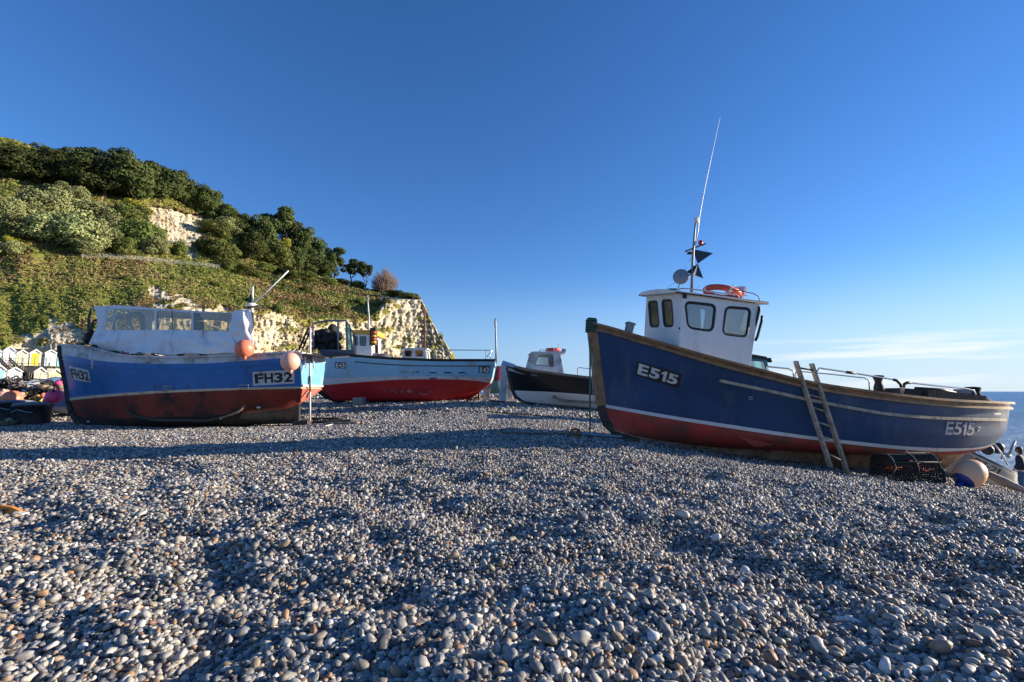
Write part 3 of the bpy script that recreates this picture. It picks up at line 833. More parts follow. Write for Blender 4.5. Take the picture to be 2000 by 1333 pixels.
# ------------------------------------------------------------------ trees
BARK = mat('bark', (.10,.075,.055), .9, var=.3, bump=.5, bscale=6)
M_DARK = leaf_mat('evergreen_foliage', (0.032,0.048,0.014), (0.102,0.123,0.035), 2.5)
M_OLIVE = leaf_mat('olive_foliage', (0.145,0.174,0.072), (0.319,0.334,0.138), 2.5)
M_MID = leaf_mat('green_foliage', (0.080,0.109,0.026), (0.203,0.225,0.058), 2.5)
M_YEL = leaf_mat('yellow_green_foliage', (0.217,0.232,0.029), (0.435,0.406,0.058), 2.5)
M_BARE = leaf_mat('bare_twigs', (0.131,0.094,0.072), (0.246,0.174,0.131), 3)
def crown_mesh(name, seed, m_, kind='round', leaves=2600, leaf=.028):
    r_ = np.random.default_rng(seed); lob = []
    if kind == 'round':
        for i in range(24):
            a = r_.uniform(0, 6.28); rr = r_.uniform(0, .36); z = r_.uniform(.10, .84)
            lob.append((rr*math.cos(a), rr*math.sin(a), z, r_.uniform(.09, .19)))
        lob.append((0, 0, .5, .30))
    elif kind == 'bush':
        for i in range(26):
            a = r_.uniform(0, 6.28); rr = r_.uniform(.05, .34); z = r_.uniform(.12, .78)*(1-rr*.9)
            lob.append((rr*math.cos(a), rr*math.sin(a), z, r_.uniform(.09, .19)))
        lob.append((0, 0, .4, .34))
    elif kind == 'umbrella':
        for i in range(16):
            a = r_.uniform(0, 6.28); rr = r_.uniform(0, .40); z = r_.uniform(.52, .9) - rr*.2
            lob.append((rr*math.cos(a), rr*math.sin(a), z, r_.uniform(.09, .16)))
    w = np.array([l[3]**2 for l in lob]); w /= w.sum()
    pick = r_.choice(len(lob), leaves, p=w); L_ = np.array(lob)[pick]
    d = r_.normal(0, 1, (leaves, 3)); d /= np.linalg.norm(d, axis=1)[:, None]
    flat = np.array([1, 1, .75 if kind != 'umbrella' else .55])
    c = L_[:, :3] + d*flat*(L_[:, 3:4]*r_.uniform(.72, 1.08, (leaves, 1)))
    nrm = d + r_.normal(0, .55, (leaves, 3)); nrm /= np.linalg.norm(nrm, axis=1)[:, None]
    e1 = np.cross(nrm, r_.normal(0, 1, (leaves, 3))); e1 /= np.linalg.norm(e1, axis=1)[:, None]; e2 = np.cross(nrm, e1)
    s_ = leaf*r_.uniform(.6, 1.4, (leaves, 1))
    q = np.stack([c - e1*s_ - e2*s_*.7, c + e1*s_ - e2*s_*.6, c + e1*s_*.8 + e2*s_*.8, c - e1*s_*.7 + e2*s_*.7], 1).reshape(-1, 3)
    me = bpy.data.meshes.new(name); me.from_pydata(q.tolist(), [], [(4*i, 4*i+1, 4*i+2, 4*i+3) for i in range(leaves)])
    me.materials.append(m_); me.update(); return me
def trunk_mesh(seed, kind):
    r_ = random.Random(seed); mb = MB()
    top = .62 if kind != 'umbrella' else .7
    pts = [Vector((0,0,-.06))]; p = Vector((0,0,0))
    for i in range(5):
        pts.append(p.copy()); p += Vector((r_.uniform(-.03,.03), r_.uniform(-.03,.03), top/5))
    rs = [.032, .03, .026, .022, .017, .012]
    mb.tube(pts, rs, 7)
    for i in range(7):
        a = r_.uniform(0, 6.28); z0 = r_.uniform(.22, .55); k = min(5, 1+int(z0/top*5)); s_ = pts[k]
        e_ = s_ + Vector((math.cos(a)*.25, math.sin(a)*.25, r_.uniform(.1, .26)))
        mb.tube([s_, (s_+e_)/2 + Vector((0,0,-.02)), e_], [.012, .009, .004], 5)
    return mb
def bare_mesh(seed):
    r_ = random.Random(seed); mb = MB()
    for i in range(260):
        a = r_.uniform(0, 6.28); t_ = r_.uniform(.05, 1.0)
        b0 = Vector((math.cos(a)*.22*t_, math.sin(a)*.22*t_, 0)); tip = Vector((math.cos(a)*.5*t_, math.sin(a)*.5*t_, r_.uniform(.55, 1.0)*(1-.45*t_)))
        mid = (b0+tip)/2 + Vector((r_.uniform(-.05,.05), r_.uniform(-.05,.05), 0))
        mb.tube([b0, mid, tip], [.007, .005, .0025], 3, smooth=False)
        for q in range(3):
            d = Vector((r_.uniform(-.1,.1), r_.uniform(-.1,.1), r_.uniform(.05,.14)))
            mb.tube([mid.lerp(tip, r_.random()), tip+d], [.004, .002], 3, smooth=False)
    return mb
PROTO = {}
def proto(kind, mname, m_, nvar, leaves=2600, leaf=.028):
    PROTO[mname] = []
    for i in range(nvar):
        cmesh = crown_mesh('crown', hash((mname, i)) % 9999 if False else 31*i + 7*len(mname), m_, kind, leaves, leaf)
        tm = trunk_mesh(i*5+len(mname), kind)
        tme = bpy.data.meshes.new('trunk'); tme.from_pydata(tm.v, [], tm.f); tme.materials.append(BARK)
        tme.polygons.foreach_set('use_smooth', [True]*len(tme.polygons))
        PROTO[mname].append((tme, cmesh))
proto('round', 'evergreen', M_DARK, 6, 7000, .0165)
proto('bush', 'olive', M_OLIVE, 5, 7500, .0150)
proto('bush', 'green', M_MID, 5, 7000, .0155)
proto('bush', 'yellow', M_YEL, 2, 5000, .018)
proto('umbrella', 'pine', M_DARK, 3, 5200, .016)
bm_ = bare_mesh(4); bme = bpy.data.meshes.new('crown'); bme.from_pydata(bm_.v, [], bm_.f); bme.materials.append(M_BARE)
PROTO['slope'] = [PROTO['green'][i] for i in (1, 3, 4)]
PROTO['bare'] = [(None, bme)]
WORDS = ['first','second','third','fourth','fifth','sixth','seventh','eighth','ninth','tenth','eleventh','twelfth','thirteenth','fourteenth','fifteenth','sixteenth','seventeenth','eighteenth','nineteenth','twentieth',
         'twenty-first','twenty-second','twenty-third','twenty-fourth','twenty-fifth','twenty-sixth','twenty-seventh','twenty-eighth','twenty-ninth','thirtieth','thirty-first','thirty-second','thirty-third','thirty-fourth','thirty-fifth','thirty-sixth','thirty-seventh','thirty-eighth','thirty-ninth','fortieth','forty-first','forty-second','forty-third','forty-fourth','forty-fifth','forty-sixth','forty-seventh','forty-eighth','forty-ninth','fiftieth']
INFO = {'evergreen': ('evergreen_tree', 'dark evergreen tree of the hilltop wood, {} inland from the bare headland tip', 'tree', 'dark evergreen trees of the hilltop wood'),
        'olive': ('olive_bush', 'rounded grey-olive bush below the dark wood, {} inland from the headland tip', 'bush', 'grey-olive bushes below the dark wood'),
        'green': ('green_bush', 'mid-green bushy tree above the hillside fence, {} inland from the headland tip', 'tree', 'mid-green bushy trees on the hillside'),
        'yellow': ('yellow_green_shrub', 'yellow-green shrub on the wooded slope, {} inland from the headland tip', 'shrub', 'yellow-green shrubs on the slope'),
        'slope': ('slope_bush', 'low green bush alone on the open grass slope, {} inland from the headland tip', 'bush', 'low bushes on the open grass slope'),
        'pine': ('pine_tree', 'flat-topped pine standing against the sky, {} inland from the headland tip', 'tree', 'flat-topped pines on the ridge'),
        'bare': ('bare_shrub', 'leafless brown shrub at the ridge end nearest the chalk cliff', 'shrub', None)}
TREES = [  # kind, u centre, v base, width px, height px
 ('evergreen',-30,345,110,75),('evergreen',28,352,100,70),('evergreen',78,362,100,78),('evergreen',122,352,80,72),('evergreen',165,345,100,62),('evergreen',150,382,100,80),('evergreen',205,388,110,98),
 ('evergreen',232,352,90,62),('evergreen',262,400,100,96),('evergreen',300,372,80,62),('evergreen',318,405,92,90),('evergreen',345,392,62,62),('green',388,418,60,62),('evergreen',412,430,60,66),
 ('evergreen',436,438,54,52),('evergreen',462,468,54,58),('evergreen',488,480,44,56),
 ('olive',12,445,80,74),('olive',58,432,90,82),('olive',100,442,100,92),('olive',92,480,110,84),('olive',150,488,120,96),('olive',190,492,80,84),('olive',120,392,60,44),('olive',150,402,60,46),('olive',196,438,66,56),('olive',165,428,70,52),
 ('green',246,440,70,58),('green',250,482,70,70),('green',285,492,76,76),('olive',302,500,62,56),('olive',222,470,60,66),('green',238,500,60,50),('green',270,444,50,56),('green',352,502,38,42),('yellow',262,420,70,36),
 ('green',408,500,66,46),('green',436,516,72,58),('olive',440,462,58,50),('evergreen',478,512,70,66),('green',505,512,56,50),('evergreen',520,492,62,52),
 ('green',540,520,70,66),('yellow',556,518,40,66),('evergreen',585,505,70,72),('evergreen',572,478,58,50),('evergreen',612,520,62,60),('evergreen',600,535,60,50),
 ('pine',550,470,88,66),('pine',655,542,66,62),('pine',686,552,50,50),('pine',713,558,34,44),('evergreen',518,500,64,84),('evergreen',496,484,50,60),('bare',752,570,54,46),('green',772,580,46,18),('green',800,584,40,16),('green',742,572,40,18),('green',520,532,50,24),('green',505,545,44,22),
 ('evergreen',628,545,46,40),('green',560,545,60,24),('yellow',20,476,34,22),('green',668,556,40,16),('green',700,562,40,16)]
TREES += [('slope',545,612,26,28),('slope',598,572,30,18),('slope',82,628,26,18),('slope',246,548,22,14),('slope',704,596,34,18),('slope',660,606,26,14),('slope',30,570,28,16),('slope',420,560,26,14),('slope',130,540,20,12),('slope',490,590,22,16),('slope',740,600,20,14),('slope',340,548,18,12),('slope',580,600,20,16),('evergreen',240,372,80,54),('evergreen',290,350,60,40),('evergreen',180,362,80,50),('evergreen',100,330,80,44),('green',410,460,60,40),('green',480,540,50,30),('evergreen',575,530,60,56),('green',600,550,50,26),('evergreen',560,548,44,30),('green',640,556,40,20),('green',450,530,40,30),('olive',15,500,60,40),('olive',170,500,70,44),('evergreen',366,400,64,56),('evergreen',398,412,60,54),('evergreen',446,444,60,44),('evergreen',474,462,56,46),('green',430,470,60,50),('green',462,500,60,50),('evergreen',500,470,50,44),('evergreen',0,322,90,46),('evergreen',55,322,80,40),('evergreen',642,530,40,40),('olive',40,470,90,60),('green',150,470,60,50)]
TREES.sort(key=lambda q: -q[1])
cnt = {}
for kind, u, v, w, h in TREES:
    p = hill(u, v)
    while p is None and v < 620:
        v += 2; h += 2; p = hill(u, v)
    if p is None: continue
    i = cnt.get(kind, 0); cnt[kind] = i+1
    nm, lb, cat, grp = INFO[kind]
    root = thing(nm, p - Vector((0,0,.2)), lb.format(WORDS[i]), cat, grp)
    s_ = p.y/944.0*1.06
    root.scale = (w*s_, w*s_, h*s_); root.rotation_euler = (0, 0, random.uniform(0, 6.28))
    tme, cme = PROTO[kind][i % len(PROTO[kind])]
    if tme is not None:
        o = bpy.data.objects.new('trunk', tme); COL.objects.link(o); o.parent = root
    o = bpy.data.objects.new('crown' , cme); COL.objects.link(o); o.parent = root

# hillside fence along the cliff path
GALV = mat('galvanised_steel', (.30,.31,.31), .5, .3, var=.15)
f0 = thing('path_fence', hill(300, 506), 'grey metal railing along the path below the chalk outcrop', 'fence')
mb = MB(); mp2 = MB(); fpts = []
for u, v in [(160,503),(200,505),(240,507),(280,510),(320,514),(360,518),(400,522),(430,526)]:
    q = hill(u, v); fpts.append(q + Vector((.3,-.6,-.1)))
for i in range(len(fpts)-1):
    for k in range(6):
        q = fpts[i].lerp(fpts[i+1], k/6)
        MB().tube([q, q+Vector((0,0,1.35))], .035, 4).build('post', GALV, f0)
for hh in (.7, 1.35): mp2.tube([q+Vector((0,0,hh)) for q in fpts], .022, 4)
vs_ = []
for i in range(len(fpts)-1):
    for k in range(24):
        q = fpts[i].lerp(fpts[i+1], k/24); mp2.tube([q, q+Vector((0,0,1.3))], .014, 3, smooth=False)
mp2.build('railing', GALV, f0)
# ------------------------------------------------------------------ paints
NAVY = mat('navy_paint', (.016,.055,.135), .46, var=.22, scale=1.3, spec=.3, dirt=(.07,.095,.15), dirt_amt=.42, dirt_scale=1.1, bump=.06, bscale=3, streak=True)
RED = mat('red_antifouling', (.45,.042,.028), .6, var=.25, scale=2, dirt=(.13,.055,.035), dirt_amt=.75, dirt_scale=1.4, bump=.15, bscale=9)
REDB = mat('bright_red_antifouling', (.50,.022,.026), .42, var=.15, scale=1.6, dirt=(.5,.33,.33), dirt_amt=.02, dirt_scale=2.2, bump=.05, bscale=6)
RUSTD = mat('blackened_bottom', (.16,.05,.03), .8, var=.4, scale=2.2, dirt=(.018,.018,.016), dirt_amt=1.25, dirt_scale=.7, bump=.35, bscale=10)
RUST = mat('worn_red_bottom', (.30,.045,.026), .8, var=.4, scale=2.2, dirt=(.03,.020,.017), dirt_amt=.72, dirt_scale=1.1, bump=.3, bscale=10)
WHITE = mat('white_gelcoat', (.78,.75,.70), .38, var=.06, scale=2, dirt=(.38,.35,.30), dirt_amt=.2, dirt_scale=1.2, streak=True)
WHITEL = mat('white_line_paint', (.66,.66,.64), .5, var=.1, dirt=(.35,.3,.25), dirt_amt=.4, dirt_scale=3)
OLDW = mat('old_white_paint', (.58,.60,.62), .6, var=.14, scale=4, dirt=(.22,.17,.12), dirt_amt=.5, dirt_scale=2.2, bump=.1)
CREAMW = mat('cream_boot_line', (.62,.53,.36), .6, var=.15, dirt=(.25,.14,.07), dirt_amt=.5, dirt_scale=3)
BLUE = mat('royal_blue_paint', (.014,.145,.40), .42, var=.14, scale=1.6, dirt=(.03,.04,.09), dirt_amt=.35, dirt_scale=1.3, bump=.07, bscale=4, streak=True)
PALE = mat('pale_blue_paint', (.28,.54,.68), .42, var=.1, scale=1.2, dirt=(.34,.36,.33), dirt_amt=.4, dirt_scale=1.0, bump=.04, bscale=5, streak=True)
BLACKP = mat('black_hull_paint', (.008,.010,.014), .3, var=.2, scale=2, dirt=(.04,.045,.05), dirt_amt=.2)
BLACK = mat('black_paint', (.012,.012,.013), .5, var=.2)
RUBBER = mat('black_rubber', (.015,.015,.016), .6, var=.1)
WOODV = mat('varnished_wood', (.31,.155,.06), .5, var=.35, scale=6, dirt=(.09,.05,.03), dirt_amt=.5, dirt_scale=5, bump=.15, bscale=30)
WOODG = mat('weathered_wood', (.27,.21,.15), .8, var=.3, scale=7, dirt=(.10,.08,.06), dirt_amt=.5, dirt_scale=5, bump=.3, bscale=30)
WOODP = mat('pale_ladder_wood', (.40,.34,.26), .75, var=.22, scale=8, dirt=(.16,.12,.08), dirt_amt=.5, dirt_scale=7, bump=.2, bscale=35)
WOODK = mat('keel_timber', (.48,.31,.20), .85, var=.35, scale=3, dirt=(.10,.05,.03), dirt_amt=.6, dirt_scale=2, bump=.3, bscale=18)
DARKW = mat('dark_wet_timber', (.05,.04,.032), .8, var=.4, scale=3, bump=.4, bscale=14)
STEEL = mat('stainless_steel', (.55,.56,.57), .28, .9, var=.08)
GREYM = mat('dull_grey_metal', (.26,.27,.28), .55, .4, var=.2, scale=6)
RUSTM = mat('rusty_steel', (.20,.09,.05), .85, .2, var=.4, scale=9, bump=.3)
ORANGE = mat('orange_plastic', (.60,.075,.03), .45, var=.12, scale=4)
BUOYO = mat('orange_buoy_skin', (.85,.22,.12), .42, var=.08, scale=3, dirt=(.45,.16,.10), dirt_amt=.2, dirt_scale=3)
BUOYP = mat('faded_pink_buoy_skin', (.86,.45,.33), .45, var=.08, scale=3, dirt=(.6,.42,.36), dirt_amt=.3, dirt_scale=2)
BUOYM = mat('magenta_buoy_skin', (.78,.06,.20), .4, var=.1)
BUOYW = mat('cream_buoy_skin', (.86,.47,.26), .4, var=.08, scale=2, dirt=(.55,.25,.12), dirt_amt=.3, dirt_scale=2)
NAVYB = mat('navy_buoy_end', (.02,.04,.22), .45, var=.1)
ROPEG = mat('green_rope', (.06,.14,.11), .9, var=.35, scale=25, bump=.4, bscale=80)
ROPEB = mat('pale_blue_rope', (.30,.42,.42), .85, var=.25, scale=25)
ROPEW = mat('white_rope', (.55,.52,.45), .85, var=.2, scale=25)
NET = mat('black_netting', (.016,.018,.018), .85, var=.5, scale=12, bump=.6, bscale=30)
NETG = mat('dark_green_netting', (.022,.045,.038), .85, var=.5, scale=12)
INTER = mat('cabin_lining', (.11,.085,.07), .8, var=.2)
YEL = mat('yellow_paint', (.72,.38,.03), .5, var=.1)
TARP = mat('white_tarpaulin', (.80,.80,.81), .45, var=.07, scale=2, dirt=(.36,.35,.36), dirt_amt=.4, dirt_scale=1.3, bump=.6, bscale=2.4, streak=True)
GREYP = mat('grey_deck_paint', (.30,.31,.31), .7, var=.2, scale=3)
TEXTW = mat('white_lettering', (.62,.62,.60), .5, var=.12, scale=14, dirt=(.2,.2,.22), dirt_amt=.35, dirt_scale=9)
TEXTK = mat('black_lettering', (.015,.015,.015), .5, var=.2)
TEALG = mat('green_tinted_panel', (.18,.42,.40), .25, var=.1)
def glass(name, tint=(.75,.82,.85), clear=.75, rough=.06, dust=0.0):
    m = bpy.data.materials.new(name); m.use_nodes = True; nt = m.node_tree; nt.nodes.clear()
    o = N(nt, 'ShaderNodeOutputMaterial'); tr = N(nt, 'ShaderNodeBsdfTransparent'); tr.inputs[0].default_value = rgb(tint)
    gl = N(nt, 'ShaderNodeBsdfGlossy'); gl.inputs['Roughness'].default_value = rough; gl.inputs['Color'].default_value = (.9,.9,.9,1)
    lw = N(nt, 'ShaderNodeFresnel'); lw.inputs['IOR'].default_value = 1.5
    a = N(nt, 'ShaderNodeMath', operation='MULTIPLY_ADD'); a.inputs[1].default_value = 1.0; a.inputs[2].default_value = 1-clear-.04; L(nt, lw.outputs[0], a.inputs[0])
    mx = N(nt, 'ShaderNodeMixShader'); L(nt, a.outputs[0], mx.inputs[0]); L(nt, tr.outputs[0], mx.inputs[1]); L(nt, gl.outputs[0], mx.inputs[2]); out = mx.outputs[0]
    if dust:
        df = N(nt, 'ShaderNodeBsdfDiffuse'); df.inputs[0].default_value = (.5,.47,.42,1)
        t = N(nt, 'ShaderNodeTexCoord'); n = N(nt, 'ShaderNodeTexNoise'); n.inputs['Scale'].default_value = 2.5; n.inputs['Detail'].default_value = 6; L(nt, t.outputs['Object'], n.inputs[0])
        mr = N(nt, 'ShaderNodeMapRange'); mr.inputs[1].default_value = .35; mr.inputs[2].default_value = .7; mr.inputs[3].default_value = dust*.5; mr.inputs[4].default_value = min(1, dust*1.5); L(nt, n.outputs['Fac'], mr.inputs[0])
        m2 = N(nt, 'ShaderNodeMixShader'); L(nt, mr.outputs[0], m2.inputs[0]); L(nt, out, m2.inputs[1]); L(nt, df.outputs[0], m2.inputs[2]); out = m2.outputs[0]
    L(nt, out, o.inputs[0]); return m
GLASS = glass('window_glass')
GLASSD = glass('dusty_window_glass', (.86,.88,.88), .84, .1, .07)
VINYL = glass('clear_vinyl', (.93,.92,.88), .94, .2, .10)
def loop_tube(mb, pl, loop, r, h=0.0, n=6, mi=0):
    mb.tube([pl.pt(q, h) for q in loop], r, n, closed=True, mi=mi)
def window(parent, pl, loop, side=1, gas=.022, gm_=None, gl_=None):
    mb = MB(); loop_tube(mb, pl, loop, gas, .0); w = mb.build('window', RUBBER if gm_ is None else gm_, parent)
    mb = MB(); panel(mb, pl, loop, thick=.006); mb.build('pane', gl_ or GLASS, w)
    return w
def grow(loop, d):
    c = sum(loop, Vector((0,0)))/len(loop); return [p + (p-c).normalized()*d for p in loop]

# ================================================================== blue boat E515
fr = Frame(1158, 632, 9.6, 9)
SH = [(0,.02),(.03,.17),(.08,.36),(.16,.60),(.28,.84),(.42,.98),(.58,1.0),(.75,.94),(.88,.82),(.95,.66),(.98,.47),(.993,.27),(1,.03)]
SHL = [(0,.02),(.05,.14),(.14,.38),(.28,.68),(.45,.92),(.6,1.0),(.76,.93),(.88,.75),(.95,.55),(.985,.32),(1,.03)]
SHK = [(0,1),(1,1)]
rA = [(1158,633),(1200,644),(1250,659.5),(1300,674),(1350,689),(1400,703),(1450,716),(1500,729),(1554,743),(1608,753.5),(1673,763),(1759,774),(1851,783),(1932,787),(1974,789)]
rB = [(1161,644.5),(1200,654.5),(1250,669.5),(1300,684.0),(1350,699.0),(1400,713.5),(1450,727.0),(1500,739.5),(1554,753.0),(1608,763.5),(1673,773.5),(1759,784.5),(1851,793.5),(1932,797.0),(1973,798.5)]
rC = [(1165,700),(1240,712),(1320,727),(1405,744),(1500,764),(1581,781),(1662,797),(1743,810),(1851,818),(1969,820)]
rD = [(1174,789),(1250,802),(1330,815.5),(1420,829),(1510,842.5),(1600,854.5),(1702,866),(1770,872.5),(1851,876),(1905,875),(1948,862)]
rE = [(1175,795),(1250,808.5),(1330,822),(1420,836),(1510,849.5),(1600,861),(1702,873),(1770,879),(1851,882.5),(1900,879),(1940,868)]
rF = [(1200,840),(1240,851),(1300,862),(1380,872),(1450,877),(1510,879),(1600,884),(1700,888),(1790,888),(1840,886),(1890,882)]
rG = [(1202,843),(1240,854.5),(1300,866),(1380,879),(1450,889),(1510,897),(1620,909),(1720,919),(1790,924),(1832,927)]
rC2 = [(1169.5,745),(1250,757),(1330,771),(1420,787),(1510,803),(1600,818),(1702,833),(1770,841),(1851,847.5),(1920,850),(1965,843)]
rows = [(rA, 1.25, SH), (rB, 1.24, SH), (rC, 1.2, [(0,.02),(.05,.22),(.12,.45),(.25,.76),(.4,.95),(.58,1),(.75,.95),(.88,.82),(.95,.64),(.985,.40),(1,.03)]), (rC2, 1.17, SHL), (rD, 1.08, SHL), (rE, 1.05, SHL), (rF, .085, SHK), (rG, .08, SHK)]
mb, HB1, RW = make_hull(fr, rows, [(1,1,1),(0,1,3),(0,1,3),(0,1,4),(2,1,1),(3,2,10),(4,1,1)], heel=.02, deck=.42, inner=5)
ctr = fr.pt(4.5, 0, 0); ctr.z = gz(ctr.x, ctr.y)
boat = thing('fishing_boat', ctr, 'navy blue fishing boat E515 with white wheelhouse, ladder leaning on its side', 'fishing boat', 'fishing boats hauled up on the shingle')
mb.build('hull', [NAVY, WOODV, WHITEL, RED, WOODK, GREYP], boat)
# gunwale rails and rubbing strake
M = len(RW[0][0])
for sgn in (1, -1):
    m_ = MB(); m_.rail(side_path(fr, RW[0], sgn, .012, .012, .02), .11, .045); m_.build('gunwale', WOODV, boat)
    m_ = MB(); m_.rail(side_path(fr, RW[1], sgn, .022, .005, .02), .05, .045); m_.build('rubbing_rail', WOODV, boat)
stk = [(1405,743.5),(1500,763.5),(1581,781),(1662,797),(1743,810),(1851,817.5),(1962,820)]
sp_ = surf_path(HB1, stk, .012, 40)
m_ = MB(); m_.rail(sp_, .05, .055); m_.build('rubbing_strake', WOODP, boat)
# far side strake mirrored
q = []
for p in sp_:
    d = p - fr.O; st = d.dot(fr.a); w = d.dot(fr.b); q.append(fr.pt(st, p.z, -w))
m_ = MB(); m_.rail(q, .05, .055); m_.build('rubbing_strake', WOODP, boat)
# stem timber and head post
stem = [fr.P(u, v, 0) for u, v in [(1155.5,640),(1160,680),(1165,720),(1170,760),(1174,792)]]
m_ = MB(); m_.beam(stem[0], stem[2], .13, .17, up=fr.a); m_.beam(stem[2], stem[4], .13, .17, up=fr.a); m_.build('stem', WOODV, boat)
stem2 = [fr.P(u, v, 0) for u, v in [(1174,792),(1178,811),(1185,828),(1199,842),(1222,850.5),(1245,856)]]
m_ = MB()
for i in range(len(stem2)-1): m_.beam(stem2[i], stem2[i+1] + (stem2[i+1]-stem2[i])*.12, .11, .14, up=fr.a)
m_.build('forefoot', DARKW, boat)
ps = fr.P(1154,650,0); pt_ = fr.P(1157,622,0); pt_.x = ps.x + .02
m_ = MB(); m_.beam(ps, pt_, .14, .15, up=fr.a); m_.build('stem_post', DARKW, boat)
m_ = MB()
for i in range(6):
    c_ = ps.lerp(pt_, .1+.15*i); m_.tube([c_ + fr.a*.105*math.cos(t_)+fr.b*.1*math.sin(t_)+Vector((0,0,.006*math.sin(3*t_))) for t_ in np.linspace(0, 6.1, 14)], .016, 6, closed=True)
for i in range(9):
    m_.ball(ps.lerp(pt_, random.uniform(.1, .8)) + fr.a*random.uniform(-.08,.14) + fr.b*random.uniform(-.05,.1) - Vector((0,0,.05*(i%3))), random.uniform(.02,.045), 7, 5)
m_.build('rope_lashing', ROPEG, boat)
# foredeck samson post
a_ = fr.P(1226,655,.25); b__ = fr.P(1231,634,.25)
m_ = MB(); m_.beam(a_, b__, .13, .12, up=fr.a, w1=.15, h1=.13); m_.beam(b__, b__ + (b__-a_).normalized()*.03, .17, .16, up=fr.a); m_.build('samson_post', GREYM, boat)
# wheelhouse -------------------------------------------------
w0 = .75
TF = fr.P(1331,574,w0); BF = fr.P(1326,680.5,w0); TR_ = fr.P(1482,595,w0); BR_ = fr.P(1463,720.5,w0)
TFf = fr.P(1260,577,-w0); BFf = fr.P(1266,676,-w0)
heelv = Vector((0,0, TFf.z-TF.z)); off = -fr.b*(2*w0) + heelv
TRf = TR_ + off; BRf = BR_ + off; BFf = BF + off; TFf = TF + off + fr.a*(-.03)
near = Plane(BF, BR_, TF)
W1 = [near.px(u, v) for u, v in [(1337.5,590),(1397,596.5),(1391,648),(1343,641)]]
W2 = [near.px(u, v) for u, v in [(1417,600),(1465,603.5),(1458,659),(1410.5,653)]]
W1 = rpoly(W1, .12); W2 = rpoly(W2, .11)
wm = MB(); ol = [near.to2(p) for p in (BF, BR_, TR_, TF)]
panel(wm, near, ol, [W1, W2], .035)
far_ = near.shifted(off); panel(wm, far_, ol, [W1, W2], .035)
front = Plane(BF, BFf, TF)
F1 = rpoly([front.px(u, v) for u, v in [(1267.5,590),(1285,588.5),(1289,638),(1271.5,638.5)]], .10)
F2 = rpoly([front.px(u, v) for u, v in [(1294,587),(1313.5,586.5),(1317,637.5),(1298.5,638)]], .10)
olf = [front.to2(p) for p in (BF, BFf, TFf, TF)]
panel(wm, front, olf, [F1, F2], .035)
rear = Plane(BR_, BRf, TR_); x1 = (BRf-BR_).length
R1 = rpoly([(x1*.10, .70),(x1*.42, .70),(x1*.42, 1.22),(x1*.10, 1.22)], .09); R2 = [( x1*.52,.12),(x1*.90,.12),(x1*.90,1.66),(x1*.52,1.66)]
R2 = [Vector(p) for p in R2]
panel(wm, rear, [rear.to2(p) for p in (BR_, BRf, TRf, TR_)], [R1, R2], .035)
cen = (BF+BR_+BRf+BFf)/4 + Vector((0,0,.8))
for pl, o_, hs_ in ((near, ol, [W1, W2]), (far_, ol, [W1, W2]), (front, olf, [F1, F2])):
    sg = 1 if (cen - pl.o).dot(pl.n) > 0 else -1
    panel(wm, pl, o_, hs_, .008, mi=1, h0=sg*.03)
cz = (BF+BR_+BRf+BFf)/4
wm.box(cz + Vector((0,0,-.16)), ((BR_-BF).length*.97, 1.25, .5), Matrix.Rotation(R(9), 3, 'Z') @ Matrix.Rotation(R(8), 3, 'Y'), mi=0)
whm = wm.build('wheelhouse', [WHITE, INTER], boat)
for pl, lp in ((near, W1), (near, W2), (far_, W1), (far_, W2), (front, F1), (front, F2), (rear, R1)):
    w_ = window(whm, pl, lp, gas=.03, gl_=GLASSD)
# dark interior lining and console
cen = (BF+BR_+BRf+BFf)/4
m_ = MB(); m_.box(cen + Vector((0,0,.45)) - fr.a*.35, (.35, 1.2, .9), Matrix.Rotation(R(9), 3, 'Z')); m_.build('console', INTER, whm)
m_ = MB(); m_.beam(cen+fr.a*.3-fr.b*.45, cen+fr.a*.3-fr.b*.45+Vector((0,0,1.2)), .25, .12); m_.ball(cen+fr.a*.05-fr.b*.3+Vector((0,0,1.05)), (.14,.14,.09), 8, 6); m_.build('seat', DARKW, whm)
# roof
rm = MB(); ex = fr.a; bn_ = fr.b
c4 = [TF - ex*.13 + bn_*.07, TR_ + ex*.16 + bn_*.07, TRf + ex*.16 - bn_*.07, TFf - ex*.13 - bn_*.07]
nx2, ny2 = 10, 8; top = []; botm = []
for j in range(ny2+1):
    for i in range(nx2+1):
        a = c4[0].lerp(c4[1], i/nx2); b2 = c4[3].lerp(c4[2], i/nx2); p = a.lerp(b2, j/ny2)
        cv = .055*(1-(2*j/ny2-1)**2)
        if i == 0: p = p + ex*(.05*(1-(2*j/ny2-1)**2)*-1)
        top.append(p+Vector((0,0,.045+cv))); botm.append(p+Vector((0,0,.0)))
n_ = len(top); W_ = nx2+1; fs_ = []
for j in range(ny2):
    for i in range(nx2):
        a = j*W_+i; fs_.append((a, a+1, a+W_+1, a+W_)); fs_.append((n_+a, n_+a+W_, n_+a+W_+1, n_+a+1))
for i in range(nx2): fs_.append((i+1, i, n_+i, n_+i+1)); a = ny2*W_+i; fs_.append((a, a+1, n_+a+1, n_+a))
for j in range(ny2): a = j*W_; fs_.append((a, a+W_, n_+a+W_, n_+a)); a += nx2; fs_.append((a+W_, a, n_+a, n_+a+W_))
rm.add(top+botm, fs_); roof = rm.build('roof', WHITE, whm)
m_ = MB(); edge = [c4[0], c4[1], c4[2], c4[3]]; m_.tube([p+Vector((0,0,.005)) for p in edge], .014, 6, closed=True); m_.build('roof_trim', DARKW, whm)
m_ = MB(); q = near.pt(near.px(1335.5,579), .03); m_.box(q, (.07,.05,.09)); m_.build('wall_lamp', BLACK, whm)
m_ = MB(); q = near.pt(near.px(1326,642), .02); m_.ball(q, .02, 8, 6); m_.build('bolt', BLACK, whm)
